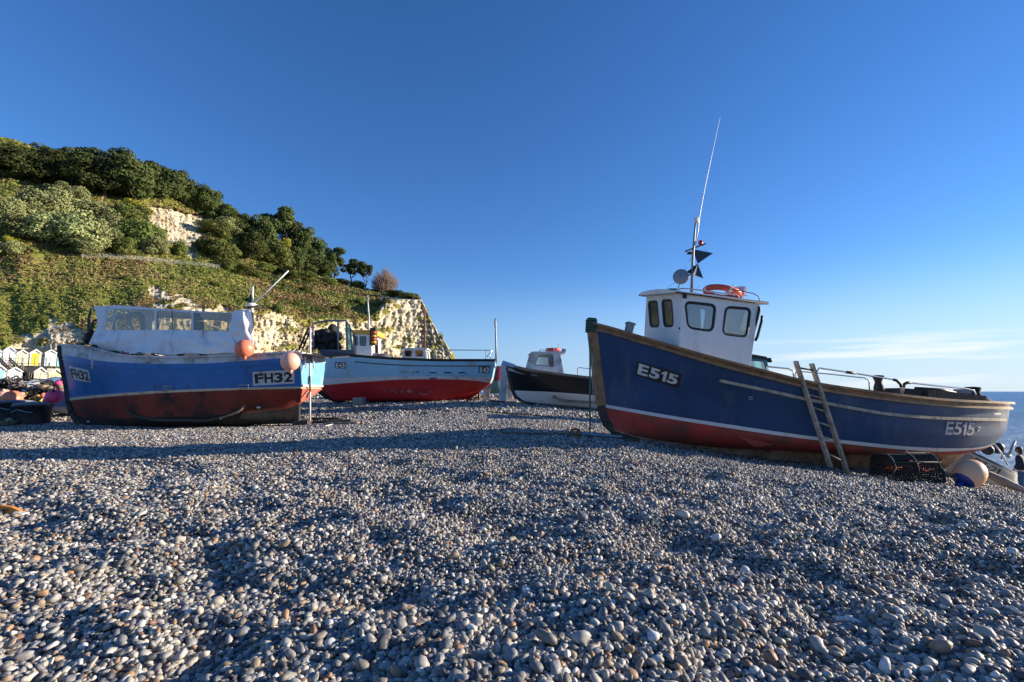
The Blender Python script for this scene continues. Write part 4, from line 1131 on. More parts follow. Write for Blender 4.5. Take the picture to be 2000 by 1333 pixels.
m_ = MB(); q = rear.pt((.05, .9), .0); m_.tube([rear.pt((.02,.55),-.01), rear.pt((.02,.65),.01), rear.pt((.02,.95),.01), rear.pt((.02,1.05),-.01)], .026, 7); m_.build('grab_handle', BLACK, whm)
# notice on the far window
m_ = MB(); 
nq = far_.pt(sum(W2, Vector((0,0)))/len(W2), .02); m_.box(nq + near.x*.05, (.12,.004,.15), Matrix.Rotation(R(9), 3, 'Z')); m_.build('notice', OLDW, whm)
# roof rail, wire, lumps
def roofp(u, v, f=.5):                         # point above the roof at fraction f from near to far
    return fr.P(u, v, w0*(1-2*f))
m_ = MB(); m_.tube([roofp(1325,568,.15), roofp(1330,564,.15), roofp(1345,564.5,.15), roofp(1385,569.5,.15), roofp(1440,577,.15), roofp(1444,582,.15)], .014, 6); m_.build('roof_rail', GREYM, whm)
m_ = MB(); m_.tube([roofp(1430,566,.2), roofp(1450,569,.2), roofp(1472,574,.2), roofp(1481,579,.2), roofp(1484,588,.2)], .010, 5); m_.build('cable', RUBBER, whm)
MB().box(roofp(1313,568,.3), (.16,.1,.07)).build('horn', RUBBER, whm); MB().box(roofp(1292,569.5,.5), (.16,.1,.05)).build('roof_hatch', RUBBER, whm)
# life ring
def ring(parent, c, ax, R1_, r_, m1, name='lifebuoy', squash=1.0, top=None):
    q = Vector((0,0,1)).rotation_difference(Vector(ax)); mb = MB(); n1, n2 = 36, 12; vs = []; fs = []
    for i in range(n1):
        a = 2*math.pi*i/n1
        for j in range(n2):
            b_ = 2*math.pi*j/n2
            vs.append(Vector(c) + q @ Vector(((R1_+r_*math.cos(b_))*math.cos(a), (R1_+r_*math.cos(b_))*math.sin(a), r_*squash*math.sin(b_))))
    for i in range(n1):
        mi = 1 if (i % 9) == 0 else 0
        for j in range(n2): mb.add([], [((i*n2+j), ((i+1)%n1)*n2+j, ((i+1)%n1)*n2+(j+1)%n2, i*n2+(j+1)%n2)], mi, True)
    mb.v = [tuple(v) for v in vs]; return mb.build(name, [m1, TEXTW], parent, None if parent else c)
rc = (roofp(1368,573,.5)+roofp(1452,577,.5))/2
lr = thing('lifebuoy', rc, 'orange lifebuoy with white bands lying on the roof of E515', 'lifebuoy')
upv = near.y.copy(); ring(lr, rc+Vector((0,0,.035)), upv, .33, .062, ORANGE, 'ring_body')
m_ = MB()
for k in range(26):
    a0 = rc + fr.a*random.uniform(.12,.40) + fr.b*random.uniform(-.2,.25) + Vector((0,0,random.uniform(-.05,.10)))
    m_.tube([a0, a0+Vector((random.uniform(-.1,.1),random.uniform(-.1,.1),random.uniform(-.04,.05))), a0+Vector((random.uniform(-.12,.12),random.uniform(-.12,.12),random.uniform(-.08,.05)))], .008, 4)
m_.build('grab_line', ORANGE, lr)
# mast with lights, whip aerial, radar reflector, searchlight disc
mf = .5
def ms(u, v, f=.5): return fr.P(u, v, w0*(1-2*f))
m_ = MB(); m_.tube([ms(1350.5,574), ms(1353.5,500), ms(1357,450), ms(1359,434)], [.032,.028,.022,.02], 8); mast = m_.build('mast', GREYM, whm)
m_ = MB(); m_.lathe(ms(1360.5,436), [(.045,0),(.05,.03),(.035,.04),(.035,.08),(.05,.085),(.045,.11)], 12); m_.build('mast_light', WHITE, mast)
m_ = MB(); m_.tube([ms(1356,484), ms(1363,452), ms(1366,424), ms(1376,370), ms(1391,300), ms(1406.5,229)], [.014,.013,.012,.009,.007,.004], 6); m_.build('whip_aerial', WHITE, mast)
m_ = MB(); m_.beam(ms(1338.5,491.5), ms(1377.5,476.5), .04, .03); m_.beam(ms(1343,495,.6), ms(1356,495,.6), .05, .05); m_.build('crosstree', RUSTM, mast)
m_ = MB(); q = ms(1368.5,478); m_.lathe(q, [(.04,0),(.045,.02),(.045,.08),(.02,.09)], 12); m_.build('signal_lamp', mat('red_lamp_lens', (.5,.02,.03), .25), mast)
RR = mat('dark_blue_steel_plate', (.02,.035,.06), .5, .2, var=.2)
m_ = MB()
m_.prism([ms(1352,487), ms(1392.5,495), ms(1362.5,515.5)], fr.b*.008); m_.prism([ms(1352,487), ms(1372,491,.75), ms(1362.5,515.5)], fr.a*.008)
m_.prism([ms(1362.5,515.5), ms(1340,532), ms(1373,544)], fr.b*.008); m_.prism([ms(1362.5,515.5), ms(1352,538,.3), ms(1362,541,.7)], fr.a*.008)
m_.build('radar_reflector', RR, mast)
dc = ms(1330,541,.45); ax = (-fr.a*.55 + fr.b*.75 + Vector((0,0,.12))).normalized()
m_ = MB(); m_.lathe(dc, [(.15,-.03),(.162,-.02),(.162,.02),(.15,.03),(.06,.035),(.0,.045)], 26, axis=ax); m_.build('searchlight', mat('grey_lens', (.22,.23,.25), .3), mast)
m_ = MB(); m_.tube([ms(1324,566,.45), ms(1330,548,.45)], .012, 6); m_.tube([ms(1330,541,.45), ms(1351,536,.5)], .012, 6); m_.tube([ms(1352,500), ms(1328,545), ms(1296,568,.4)], .004, 4); m_.tube([ms(1372,478), ms(1385,500), ms(1392,495)], .003, 4)
m_.tube([ms(1373,544), ms(1358,572)], .004, 4); m_.build('mast_stay', GREYM, mast)
# number plates
for quad, bold in (([(1243.5,705),(1331.5,731.5),(1325.5,758.5),(1240,733)], .03),):
    m_ = MB(); decal_grid(m_, HB1, quad, .004); pl_ = m_.build('number_plate', BLACK, boat)
    m_ = MB(); decal_text(m_, HB1, 'E515', [(1248.5,710),(1326.5,734),(1321,752.5),(1244.5,730.5)], .008, .035); m_.build('lettering', TEXTW, pl_)
m_ = MB(); decal_grid(m_, HB1, [(1846.5,823),(1905,824.5),(1903,852.5),(1844,849)], .004); pl_ = m_.build('number_plate', mat('dark_plate', (.03,.04,.09), .6, dirt=(.12,.12,.16), dirt_amt=.3), boat)
m_ = MB(); decal_text(m_, HB1, 'E515', [(1849,824),(1905,826),(1901,851),(1845,849)], .008, .012); m_.build('lettering', mat('pale_grey_lettering', (.42,.43,.45), .6, var=.2, dirt=(.08,.09,.14), dirt_amt=.25, dirt_scale=12), pl_)
def skin_fit(bvh, u, v, r_, n_, m1, parent, tor=True):
    p = onto(bvh, u, v, .005); d = ray(u, v).normalized(); h, nn, i_, _ = bvh.ray_cast(CAM, d)
    if nn.dot(d) > 0: nn = -nn
    q = Vector((0,0,1)).rotation_difference(nn); mb = MB(); mb.tube([p + q @ Vector((r_*math.cos(a), r_*math.sin(a), 0)) for a in np.linspace(0, 6.0, 14)], r_*.28, 6, closed=True)
    return mb.build(n_, m1, parent)
skin_fit(HB1, 1466, 778, .03, 'hull_outlet', STEEL, boat); skin_fit(HB1, 1910.5, 838.5, .035, 'hull_outlet', WHITE, boat)
m_ = MB(); decal_grid(m_, HB1, [(1941,806.5),(1955,806.5),(1955,811),(1941,811)], .006, 4, 2); m_.build('reflector_strip', WHITE, boat)
# bilge keel
m_ = MB(); bk = surf_path(HB1, [(1440,852),(1480,868),(1520,878),(1600,884)], .03, 14)
if bk:
    m_.prism([onto(HB1,1436,850,.0), onto(HB1,1505,868,.0), onto(HB1,1500,884,.0), onto(HB1,1470,872,.0)], fr.b*.05); m_.build('bilge_keel', mat('faded_pink_antifouling', (.50,.10,.10), .7, var=.25, dirt=(.25,.12,.08), dirt_amt=.4, dirt_scale=3), boat)
# rudder and skeg
m_ = MB(); r0 = [fr.P(u, v, .03) for u, v in [(1836,884),(1850,884),(1846,928),(1826,926)]]; m_.prism(r0, -fr.b*.06); m_.build('rudder', WHITEL, boat)
m_ = MB(); m_.tube([fr.P(1815,900,0), fr.P(1838,896,0)], .025, 8); 
for k in range(3):
    a = 2.1*k; c_ = fr.P(1822,899,0); m_.prism([c_, c_+Vector((0,0,0))+fr.b*.05*math.cos(a)+Vector((0,0,.05*math.sin(a))), c_+fr.b*.2*math.cos(a)+Vector((0,0,.2*math.sin(a)))+fr.a*.05, c_+fr.b*.2*math.cos(a+.5)+Vector((0,0,.2*math.sin(a+.5)))], fr.a*.012)
m_.build('propeller', mat('bronze', (.35,.17,.08), .4, .8), boat)
# handrails
def hr(name, pts, w, r_=.016, mt=STEEL):
    m_ = MB(); P3 = [fr.P(u, v, w) for u, v in pts]; out = [P3[0]]
    for i in range(1, len(P3)-1):
        out += [P3[i].lerp(P3[i-1], .12), P3[i], P3[i].lerp(P3[i+1], .12)]
    out.append(P3[-1]); m_.tube(out, r_, 7); return m_.build(name, mt, boat)
hr('handrail', [(1497,735),(1499,716.5),(1540,720.5),(1549,725),(1551,747)], .9)
hr('handrail', [(1594,752),(1594.5,727),(1601,719.5),(1660,728),(1751,742.7),(1759,750),(1760.5,775)], 1.08)
hr('handrail', [(1764,776),(1765,753),(1773,747.5),(1830,754),(1886,759.5),(1902,763),(1905,771),(1904,786)], .98)
hr('handrail', [(1551,752),(1554,728),(1563.5,726),(1620,731),(1689,738.6),(1697,743),(1698.5,766)], -.95)
for pts in ([(1745,742),(1752,744),(1759,751),(1760.5,757)], [(1764.5,757),(1766,751),(1772,747.7),(1778,748.3)], [(1653,727.5),(1670,729.5)]):
    hr('rail_sleeve', pts, 1.08 if pts[0][0] < 1764 else 1.0, .028, RUBBER)
m_ = MB(); a_ = fr.P(1717,766,.5); m_.lathe(a_, [(.10,-.1),(.09,.1),(.06,.2),(.09,.3),(.11,.31),(.11,.34),(.0,.35)], 10); m_.build('bollard', DARKW, boat)
m_ = MB(); pts = [(1735,766,.5),(1770,769,.6),(1820,774,.6),(1880,781,.6)]
for i in range(len(pts)-1): m_.beam(fr.P(*pts[i]), fr.P(*pts[i+1]), .9, .16)
m_.build('engine_cover', DARKW, boat)
m_ = MB(); m_.tube([fr.P(1788,759,.3), fr.P(1840,762,.3), fr.P(1866,768,.3)], .035, 6); m_.tube([fr.P(1800,764,.7), fr.P(1872,771,.7)], .03, 6); m_.build('boathook', BLACK, boat)
m_ = MB(); m_.box(fr.P(1880,765,.2), (.22,.2,.1)); m_.box(fr.P(1880,772,.2), (.08,.1,.12)); m_.build('winch', GREYM, boat)
m_ = MB(); m_.lathe(fr.P(1902,784,.2), [(.17,-.1),(.16,.1),(.12,.2),(.15,.28),(.14,.31),(0,.32)], 12); m_.ball(fr.P(1912,783,.1), (.22,.2,.07), 10, 6); m_.build('net_bundle', NET, boat)
# mooring line from the stem head down to the shingle
def rope(name, pts, r_, m1, label, cat='rope', parent=None):
    m_ = MB(); m_.tube(pts, r_, 6); o = m_.build(name, m1, parent)
    return tag(o, label, cat) if parent is None else o
def sag(a, b, d, n=10):
    return [a.lerp(b, i/n) - Vector((0,0,4*d*(i/n)*(1-i/n))) for i in range(n+1)]
g0 = P(1152,838,9.35); g0.z = gz(g0.x, g0.y)+.03
rope('mooring_rope', [fr.P(1153,634,0.03), fr.P(1151.5,660,0.05), fr.P(1152.5,700,.1), g0.lerp(fr.P(1152,700,.1), .5), g0], .017, ROPEG, 'green rope hanging from the stem head of E515 to the shingle')
m_ = P(1143,798,9.5); 
rope('mooring_rope', [fr.P(1157,690,0.08), fr.P(1156,740,.1), fr.P(1160,790,.12), fr.P(1166,815,.1), fr.P(1160,835,.12)], .008, ROPEB, 'thin pale rope looped beside the stem of E515')
g1 = P(1131,840,9.3); g1.z = gz(g1.x, g1.y)+.09; g2 = P(1215,851,9.3); g2.z = gz(g2.x, g2.y)+.10
sh = thing('hauling_bar', g1, 'blue-grey hauling bar with a shackle lying in front of E515 bow', 'hauling bar')
m_ = MB(); m_.tube([g1, g1.lerp(g2, .5)+Vector((0,0,.0)), g2], .03, 8); m_.build('bar', mat('blue_grey_steel', (.16,.24,.30), .5, .3), sh)
m_ = MB(); m_.tube([g1+Vector((-.07+.09*math.cos(a), 0, .02+.06*math.sin(a))) for a in np.linspace(0,5.8,12)], .022, 6, closed=True); m_.ball(g1, .055, 8, 6); m_.build('shackle', RUSTM, sh)
cp = [];
for u, v in [(1128,842),(1080,842),(1030,841.5),(980,841)]:
    q = P(u, v, 9.6); q.z = gz(q.x, q.y)+.045; cp.append(q)
rope('hauling_cable', cp, .014, RUSTM, 'thin dark steel cable running over the shingle between the boats', 'cable')

# ladder leaning on E515
lp = thing('ladder', (6.2, 9.0, gz(6.2, 9.0)), 'old wooden ladder leaning on the side of E515', 'ladder')
def lrail(ut, vt, ub, vb, Dt, Db):
    a = P(ut, vt, Dt); b_ = P(ub, vb, Db); b_.z = min(b_.z, gz(b_.x, b_.y)-.01) if abs(b_.z-gz(b_.x, b_.y)) < .12 else b_.z
    return a, b_
hitp = fr.P(1590, 748, 1.3)
Dt = hitp.y - .02
la, lb = lrail(1554,706,1622,912,Dt,9.15); ra, rb = lrail(1585,711,1656,917,Dt+.05,9.2)
for a, b_ in ((la, lb), (ra, rb)): MB().beam(a, b_, .045, .085, up=(0,-1,.4)).build('stile', WOODP, lp)
for f in (.06, .31, .43, .565, .70, .87):
    a = la.lerp(lb, f); b_ = ra.lerp(rb, f); MB().tube([a, b_], .017, 7).build('rung', WOODP if f > .1 else DARKW, lp)

# ================================================================== FH32
fh = Frame(120, 680, 15.0, 0)
hA = [(119,674.5),(150,676.5),(175,679),(205,687),(238,694.5),(290,698),(350,698.5),(400,697.5),(475,694),(530,691),(585,688)]
hB = [(121,691.5),(150,698),(184,704),(238,708.5),(310,711),(385,710.5),(440,708),(490,704.5),(540,700.5),(585,697)]
hC = [(124,711),(200,722),(300,729),(400,729),(500,724),(585,717)]
hD = [(134.5,777.5),(200,771),(280,765.5),(340,762.5),(400,760),(490,757.5),(587,755.5)]
hE = [(135.5,783),(200,776.5),(280,770.5),(340,767),(400,764.5),(490,761.5),(588,759.5)]
hE2 = [(150,812),(175,817),(240,818),(320,815),(400,812),(500,806),(560,798),(584,790)]
hF = [(163,832),(190,837),(230,838.5),(310,836),(400,833),(490,830),(560,828),(583,827)]
S1 = [(0,.03),(.05,.33),(.12,.60),(.22,.83),(.38,.98),(.55,1),(.75,.95),(.9,.85),(1,.74)]
S2 = [(0,.03),(.07,.28),(.15,.50),(.3,.82),(.5,1),(.7,.97),(.88,.82),(1,.66)]
S3 = [(0,.04),(.1,.25),(.25,.62),(.45,1),(.7,.85),(.9,.3),(1,.06)]
rows = [(hA,1.22,S1),(hB,1.24,S1),(hC,1.22,S1),(hD,1.16,S2),(hE,1.15,S2),(hE2,.88,S3),(hF,.09,[(0,.5),(.1,1),(1,1)])]
mb, HB2, RW2 = make_hull(fh, rows, [(0,1,1),(1,1,2),(1,1,5),(2,1,1),(3,1,6),(5,2,5)], heel=0, deck=.35, inner=4)
c0 = fh.pt(3.8, 0, 0); c0.z = gz(c0.x, c0.y)
b2 = thing('fishing_boat', c0, 'blue fishing boat FH32 with white canvas shelter and rusty red bottom', 'fishing boat', 'fishing boats hauled up on the shingle')
mb.build('hull', [OLDW, BLUE, CREAMW, RUST, GREYP, RUSTD], b2)
for sgn in (1, -1):
    m_ = MB(); m_.rail(side_path(fh, RW2[0], sgn, .01, .01), .12, .05); m_.build('gunwale', OLDW, b2)
    m_ = MB(); m_.rail(side_path(fh, RW2[2], sgn, .008, .0), .022, .03); m_.build('plank_lap', BLUE, b2)
# stem timber
m_ = MB(); st_ = [fh.P(u, v, 0) for u, v in [(118,676),(121,700),(126,730),(131,755),(135,785),(140,805),(150,822),(166,834),(190,839)]]
for i in range(len(st_)-1): m_.beam(st_[i], st_[i+1]+(st_[i+1]-st_[i])*.08, .13, .12, up=fh.a)
m_.build('stem', DARKW, b2)
# transom
s_, t_, w_ = [r_[-1] for r_ in RW2[0]]
tr_pts = []
for (ss, tt, ww) in RW2[:9]:
    tr_pts.append((ss[-1], tt[-1], ww[-1]))
BLUE_LIT = mat('sunlit_blue_transom', (.16,.38,.62), .4, var=.12, dirt=(.5,.5,.5), dirt_amt=.25, dirt_scale=3)  # hull blue made lighter: sunlight on the transom is put into the colour
cut = [q for q in tr_pts]
def tr_face(rs, name, m1, x=.01):
    near_ = [fh.pt(a+x, b_, c) for a, b_, c in rs]; far2 = [fh.pt(a+x, b_, -c) for a, b_, c in rs][::-1]
    m_ = MB(); m_.prism(near_+far2, fh.a*.03); return m_.build(name, m1, b2)
tr_face([(s_, t_, w_*1.0)] + cut[2:9], 'transom', BLUE_LIT)
tr_face([(s_, t_+.01, w_), (s_, t_-.22, w_*1.0)], 'transom_board', OLDW, .042)
tr_face([(cut[8][0], cut[8][1]+.06, cut[8][2]), cut[8], cut[8]][:2], 'transom_stripe', WHITEL, .045)
tb = [(r_[0][-1], r_[1][-1], r_[2][-1]) for r_ in RW2[9:15]]
if len(tb) > 2: tr_face(tb, 'lower_transom', mat('faded_pink_red', (.55,.16,.12), .6, var=.3, dirt=(.4,.3,.25), dirt_amt=.4), .012)
# small grid board on the transom, held marks of an old number
m_ = MB(); q0 = fh.pt(s_+.10, t_-.13, .45); m_.box(q0, (.03,.40,.26)); gb = m_.build('transom_grille', OLDW, b2)
m_ = MB()
for i in range(3):
    for j in range(4): m_.box(q0 + Vector((.016, -.14+.093*j, -.075+.075*i)), (.006,.05,.045))
m_.build('grille_slots', NAVY, gb)
m_ = MB(); m_.tube([fh.P(606,641,.3), fh.P(606,700,.3), fh.P(605.5,760,.3), fh.P(605.5,822,.3)], .028, 7); m_.build('rudder_pole', WHITEL, b2)
m_ = MB(); m_.tube([fh.P(605.5,735,.35), fh.P(606,765,.35), fh.P(601,770,.35), fh.P(599,778,.35)], .022, 6); m_.build('rudder_hook', BLACK, b2)
# decals
m_ = MB(); decal_grid(m_, HB2, [(493,727),(575,722.5),(575,749),(494.5,754)], .005); pl_ = m_.build('number_plate', OLDW, b2)
m_ = MB(); decal_text(m_, HB2, 'FH32', [(497,731),(571.5,726.5),(571.5,746),(498.5,749.5)], .01, .035); m_.build('lettering', TEXTK, pl_)
m_ = MB(); decal_grid(m_, HB2, [(134,714),(173,723.5),(178,747.5),(140,741)], .005); pl_ = m_.build('number_plate', OLDW, b2)
m_ = MB(); decal_text(m_, HB2, 'FH32', [(137,719.5),(172,727),(175,744),(141,739)], .01, .03); m_.build('lettering', TEXTK, pl_)
for u, v in ((329,755),(476.5,752.5)):
    m_ = MB(); p = onto(HB2, u, v, .02); m_.box(p, (.28,.04,.035)); m_.box(p+Vector((0,0,-.07)), (.28,.04,.02)); m_.build('scupper', GREYM, b2)
for u, v, r_ in ((505,796,.05),(173,824,.035)):
    m_ = MB(); m_.ball(onto(HB2, u, v, .0), (r_*1.6, r_, r_), 10, 6); m_.build('anode', STEEL, b2)
m_ = MB(); bk = surf_path(HB2, [(478,792),(470,800),(455,808),(432,816)], .03, 10); m_.rail(bk, .06, .05); m_.build('bilge_strip', WOODG, b2)
m_ = MB(); bk = surf_path(HB2, [(250,800),(270,812),(330,820),(400,820),(432,816)], .04, 16); m_.rail(bk, .08, .07); m_.build('bilge_keel', DARKW, b2)
m_ = MB(); m_.tube([fh.P(180,677,1.05), fh.P(180,700,1.28), fh.P(180,720,1.30)], .025, 6); m_.build('fender_line', OLDW, b2)
# canvas shelter
wc = .95
cn_ = {'bl': (173.5,671.5), 'br': (480,686), 'tl': (186,598), 'tr': (487,604)}
npl = Plane(fh.P(173.5,672,wc), fh.P(480,672,wc), fh.P(184,600,wc))
outl = [npl.px(u, v) for u, v in [(173.5,672),(210,682),(240,687),(330,690),(400,690),(470,688),(489,668),(494,640),(492,612),(486,604),(470,606),(440,611),(390,608),(334,605),(280,600),(229,596.6),(205,598),(184,598),(188,615),(191,634),(183,652)]]
wins = []
for quad in ([(209,612),(227,601.5),(217,644.5),(207,645)], [(229,603),(302,606),(302,645),(219,645)], [(306,606),(374,611),(374,645.5),(306,645)], [(378,611),(454,612),(447,648),(378,646)]):
    wins.append(rpoly([npl.px(u, v) for u, v in quad], .04, 3))
cm = MB(); panel(cm, npl, outl, wins, .012)
fpl = npl.shifted(Vector((0, 2*wc-.1, 0)))
xa = npl.px(395, 640).x; xb = npl.px(486, 640).x
def taper(x): return .95*min(1, max(0, (x-xa)/(xb-xa)))
outf = [Vector((q.x - taper(q.x), q.y)) for q in outl]; winf = [[Vector((q.x - taper(q.x), q.y)) for q in w] for w in wins]
panel(cm, fpl, outf, winf, .012)
topn = [npl.pt(npl.px(u, v)) for u, v in [(486,604),(470,606),(440,611),(390,608),(334,605),(280,600),(229,596.6),(205,598),(184,598)]]
vs_ = []; K = 6
for j in range(K+1):
    for p in topn: vs_.append(p + Vector((-taper(npl.to2(p).x)*j/K, (2*wc-.1)*j/K, .07*math.sin(math.pi*j/K) - .03*math.sin(2*math.pi*j/K*1.5)**2)))
n_ = len(topn); fs_ = [(j*n_+i, j*n_+i+1, (j+1)*n_+i+1, (j+1)*n_+i) for j in range(K) for i in range(n_-1)]
cm.add(vs_, fs_, 0, True)
# rumpled aft end of the canvas
ep = [npl.pt(npl.px(u, v)) for u, v in [(486,604),(492,612),(494,640),(489,668),(480,686)]]
vs_ = []; fs_ = []
for j in range(9):
    for i, p in enumerate(ep): vs_.append(p + Vector((.06*math.sin(j*1.9+i*1.3)-.10*math.sin(math.pi*j/8)-.95*j/8, (2*wc-.1)*j/8, 0)))
fs_ = [(j*5+i, j*5+i+1, (j+1)*5+i+1, (j+1)*5+i) for j in range(8) for i in range(4)]; cm.add(vs_, fs_, 0, True)
can = cm.build('canvas_shelter', TARP, b2)
m_ = MB()
grid = []; nu, nv = 10, 10
for j in range(nv+1):
    for i in range(nu+1):
        x, y = i/nu, j/nv; uu, vv_ = bil([(462,606),(487,604),(490,668),(446,650)], x, y); bul = .10*math.sin(math.pi*x)*math.sin(math.pi*y) + .035*math.sin(9*x+4*y) + .03*math.sin(14*y)
        grid.append(fh.P(uu, vv_, wc+.01+bul))
m_.add(grid, [(j*(nu+1)+i, j*(nu+1)+i+1, (j+1)*(nu+1)+i+1, (j+1)*(nu+1)+i) for j in range(nv) for i in range(nu)], 0, True)
m_.build('canvas_bundle', TARP, can)
m_ = MB(); grid = []; nu, nv = 60, 14
for j in range(nv+1):
    for i in range(nu+1):
        x, y = i/nu, j/nv
        ub = 176 + x*(468-176); ut = 200 + x*(448-200); vb_ = float(np.interp(ub, [174,210,240,330,470], [673,684,689,692,690])) + 1.2*math.sin(x*26); vt_ = 645.5
        uu = ub + (ut-ub)*y; vv_ = vb_ + (vt_-vb_)*y
        fold = float(fbm(np.array([x*11.0]), np.array([y*2.2 + x*3]), 0, 61, 4)[0]) - .5
        grid.append(fh.P(uu, vv_, wc + .035 + 0.20*fold + .05*math.sin(math.pi*y)*(.5+.5*math.sin(x*13)) - .02*y))
m_.add(grid, [(j*(nu+1)+i, j*(nu+1)+i+1, (j+1)*(nu+1)+i+1, (j+1)*(nu+1)+i) for j in range(nv) for i in range(nu)], 0, True)
m_.build('canvas_skirt', TARP, can)
for i, lp_ in enumerate(wins):
    for pl, lp_ in ((npl, lp_), (fpl, winf[i])):
        m_ = MB(); panel(m_, pl, lp_, thick=.004); m_.build('window', VINYL, can)
def hoop(u1, v1, u2, v2, r_, m1, w=.9): m_ = MB(); m_.tube([fh.P(u1, v1, w), fh.P((u1+u2)/2+1, (v1+v2)/2, w), fh.P(u2, v2, w)], r_, 7); return m_.build('shelter_frame', m1, b2)
hoop(225,603,217,668,.03,BLACK); hoop(307,610,303,664,.03,BLACK); hoop(381,612,377,660,.035,BLACK); hoop(225,603,225,668,.03,BLACK,-.8); hoop(307,610,307,664,.03,BLACK,-.8)
m_ = MB(); m_.tube([fh.P(u, v, .2) for u, v in [(212,624),(222,623),(262,614),(272,614),(277,620),(278.5,630),(278,690)]], .075, 8); m_.tube([fh.P(249,620,.2), fh.P(262,650,.2), fh.P(266,690,.2)], .04, 6); m_.build('exhaust_frame', GREYP, b2)
m_ = MB(); m_.ball(fh.P(386,638,.4), (.17,.2,.30), 10, 8); m_.ball(fh.P(385,620,.4), (.10,.12,.14), 8, 6); m_.build('oilskin', mat('dark_purple_cloth', (.05,.045,.09), .8), b2)
m_ = MB(); m_.tube([npl.pt(npl.px(u, v), .012) for u, v in [(217,645),(210,665),(204,683)]], .008, 4); m_.tube([npl.pt(npl.px(u, v), .012) for u, v in [(337,607),(337,640),(338,665),(340,689)]], .006, 4); m_.tube([npl.pt(npl.px(u, v), .012) for u, v in [(397,648),(398,690)]], .006, 4)
m_.build('lacing', BLACK, can)
# junk along the gunwale under the canvas
gear_m = [DARKW, WOODG, mat('faded_red_cloth', (.4,.12,.09), .8)]
for k in range(36):
    u = random.uniform(178,300) if k < 20 else random.uniform(240,470); v = float(np.interp(u, [175,205,240,470], [678,686,693,694])) - random.uniform(0, 4)
    p = fh.P(u, v, random.uniform(.6,1.05))
    if k % 2: MB().ball(p, (random.uniform(.06,.13), .07, random.uniform(.03,.06)), 8, 6).build('bait_bag', gear_m[k % 3], b2)
    else: MB().tube([p, p+Vector((random.uniform(-.25,.25), .05, random.uniform(-.05,.06)))], .02, 5).build('rope_end', gear_m[k % 3], b2)
# mast and aerials aft
m_ = MB(); m_.tube([fh.P(493,690,.5), fh.P(493,600,.5), fh.P(493.5,560,.5)], [.04,.035,.03], 8); ma = m_.build('mast', WHITEL, b2)
m_ = MB(); m_.lathe(fh.P(491,597,.5), [(.0,-.03),(.13,-.03),(.16,0),(.16,.04),(.1,.06),(.0,.07)], 16); m_.build('radar_dome', WHITE, ma)
m_ = MB(); m_.tube([fh.P(497.5,592,.5), fh.P(530,561,.5), fh.P(563.5,529,.5)], .024, 6); m_.build('boom_pole', WHITEL, ma)
m_ = MB(); m_.beam(fh.P(484,601,.5), fh.P(506,598,.5), .1, .05); m_.tube([fh.P(505,603,.5), fh.P(517,601,.5), fh.P(522,603,.5)], .012, 5); m_.box(fh.P(490,585,.5), (.06,.06,.2)); m_.build('mast_bracket', DARKW, ma)
# hauler at the bow
m_ = MB(); m_.tube([fh.P(u, v, .5) for u, v in [(172,674),(172,645),(173,622),(178,605),(186,600)]], .03, 6); m_.tube([fh.P(u, v, .5) for u, v in [(174,668),(176,640),(184,626),(191,624)]], .03, 6, ); m_.tube([fh.P(u, v, .2) for u, v in [(178,655),(182,636),(190,630)]], .02, 6)
m_.build('hauler_frame', mat('green_black_pipe', (.04,.08,.07), .6, .2), b2)
m_ = MB(); m_.ball(fh.P(174,661,.5), (.13,.16,.20), 10, 8); m_.ball(fh.P(178,650,.5), (.09,.1,.1), 8, 6); m_.build('hauler_drum', BLACK, b2)
# flat stern gantry top
m_ = MB(); gp = [fh.P(572,690,.9), fh.P(634,702,.9), fh.P(693,694,.0), fh.P(681,682,-.9), fh.P(591,679,-.9)]
m_.prism([fh.P(573,690,.9), fh.P(636,700.5,.9), fh.P(636,700.5,.9)+Vector((.05,1.9,.18)), fh.P(573,690,.9)+Vector((-.05,1.9,.14))], (0,0,.03)); m_.build('stern_table', DARKW, b2)
m_ = MB(); m_.prism([fh.P(632,699.5,.6), fh.P(692,694,.6), fh.P(676,682,.6)+Vector((0,.6,0)), fh.P(606,682,.6)+Vector((0,.6,0))], (0,0,.03)); m_.build('net_ramp', BLACK, b2)
for u in (596,612): 
    m_ = MB(); m_.tube([fh.P(u,697,.8), fh.P(u+1,720,.8)], .018, 5); m_.build('table_leg', WHITEL, b2)
m_ = MB()
for k in range(40):
    p = fh.pt(s_-random.uniform(.1,1.3), t_+random.uniform(0,.14), random.uniform(-.9,.8)); q = p + Vector((random.uniform(-.2,.2), random.uniform(-.2,.2), random.uniform(-.05,.15))); m_.tube([p, p.lerp(q,.5)+Vector((0,0,.04)), q], .02, 5, mi=k % 2)
m_.build('kelp_and_rope', [mat('brown_kelp', (.22,.16,.03), .6), mat('olive_rope', (.16,.17,.06), .8)], b2)
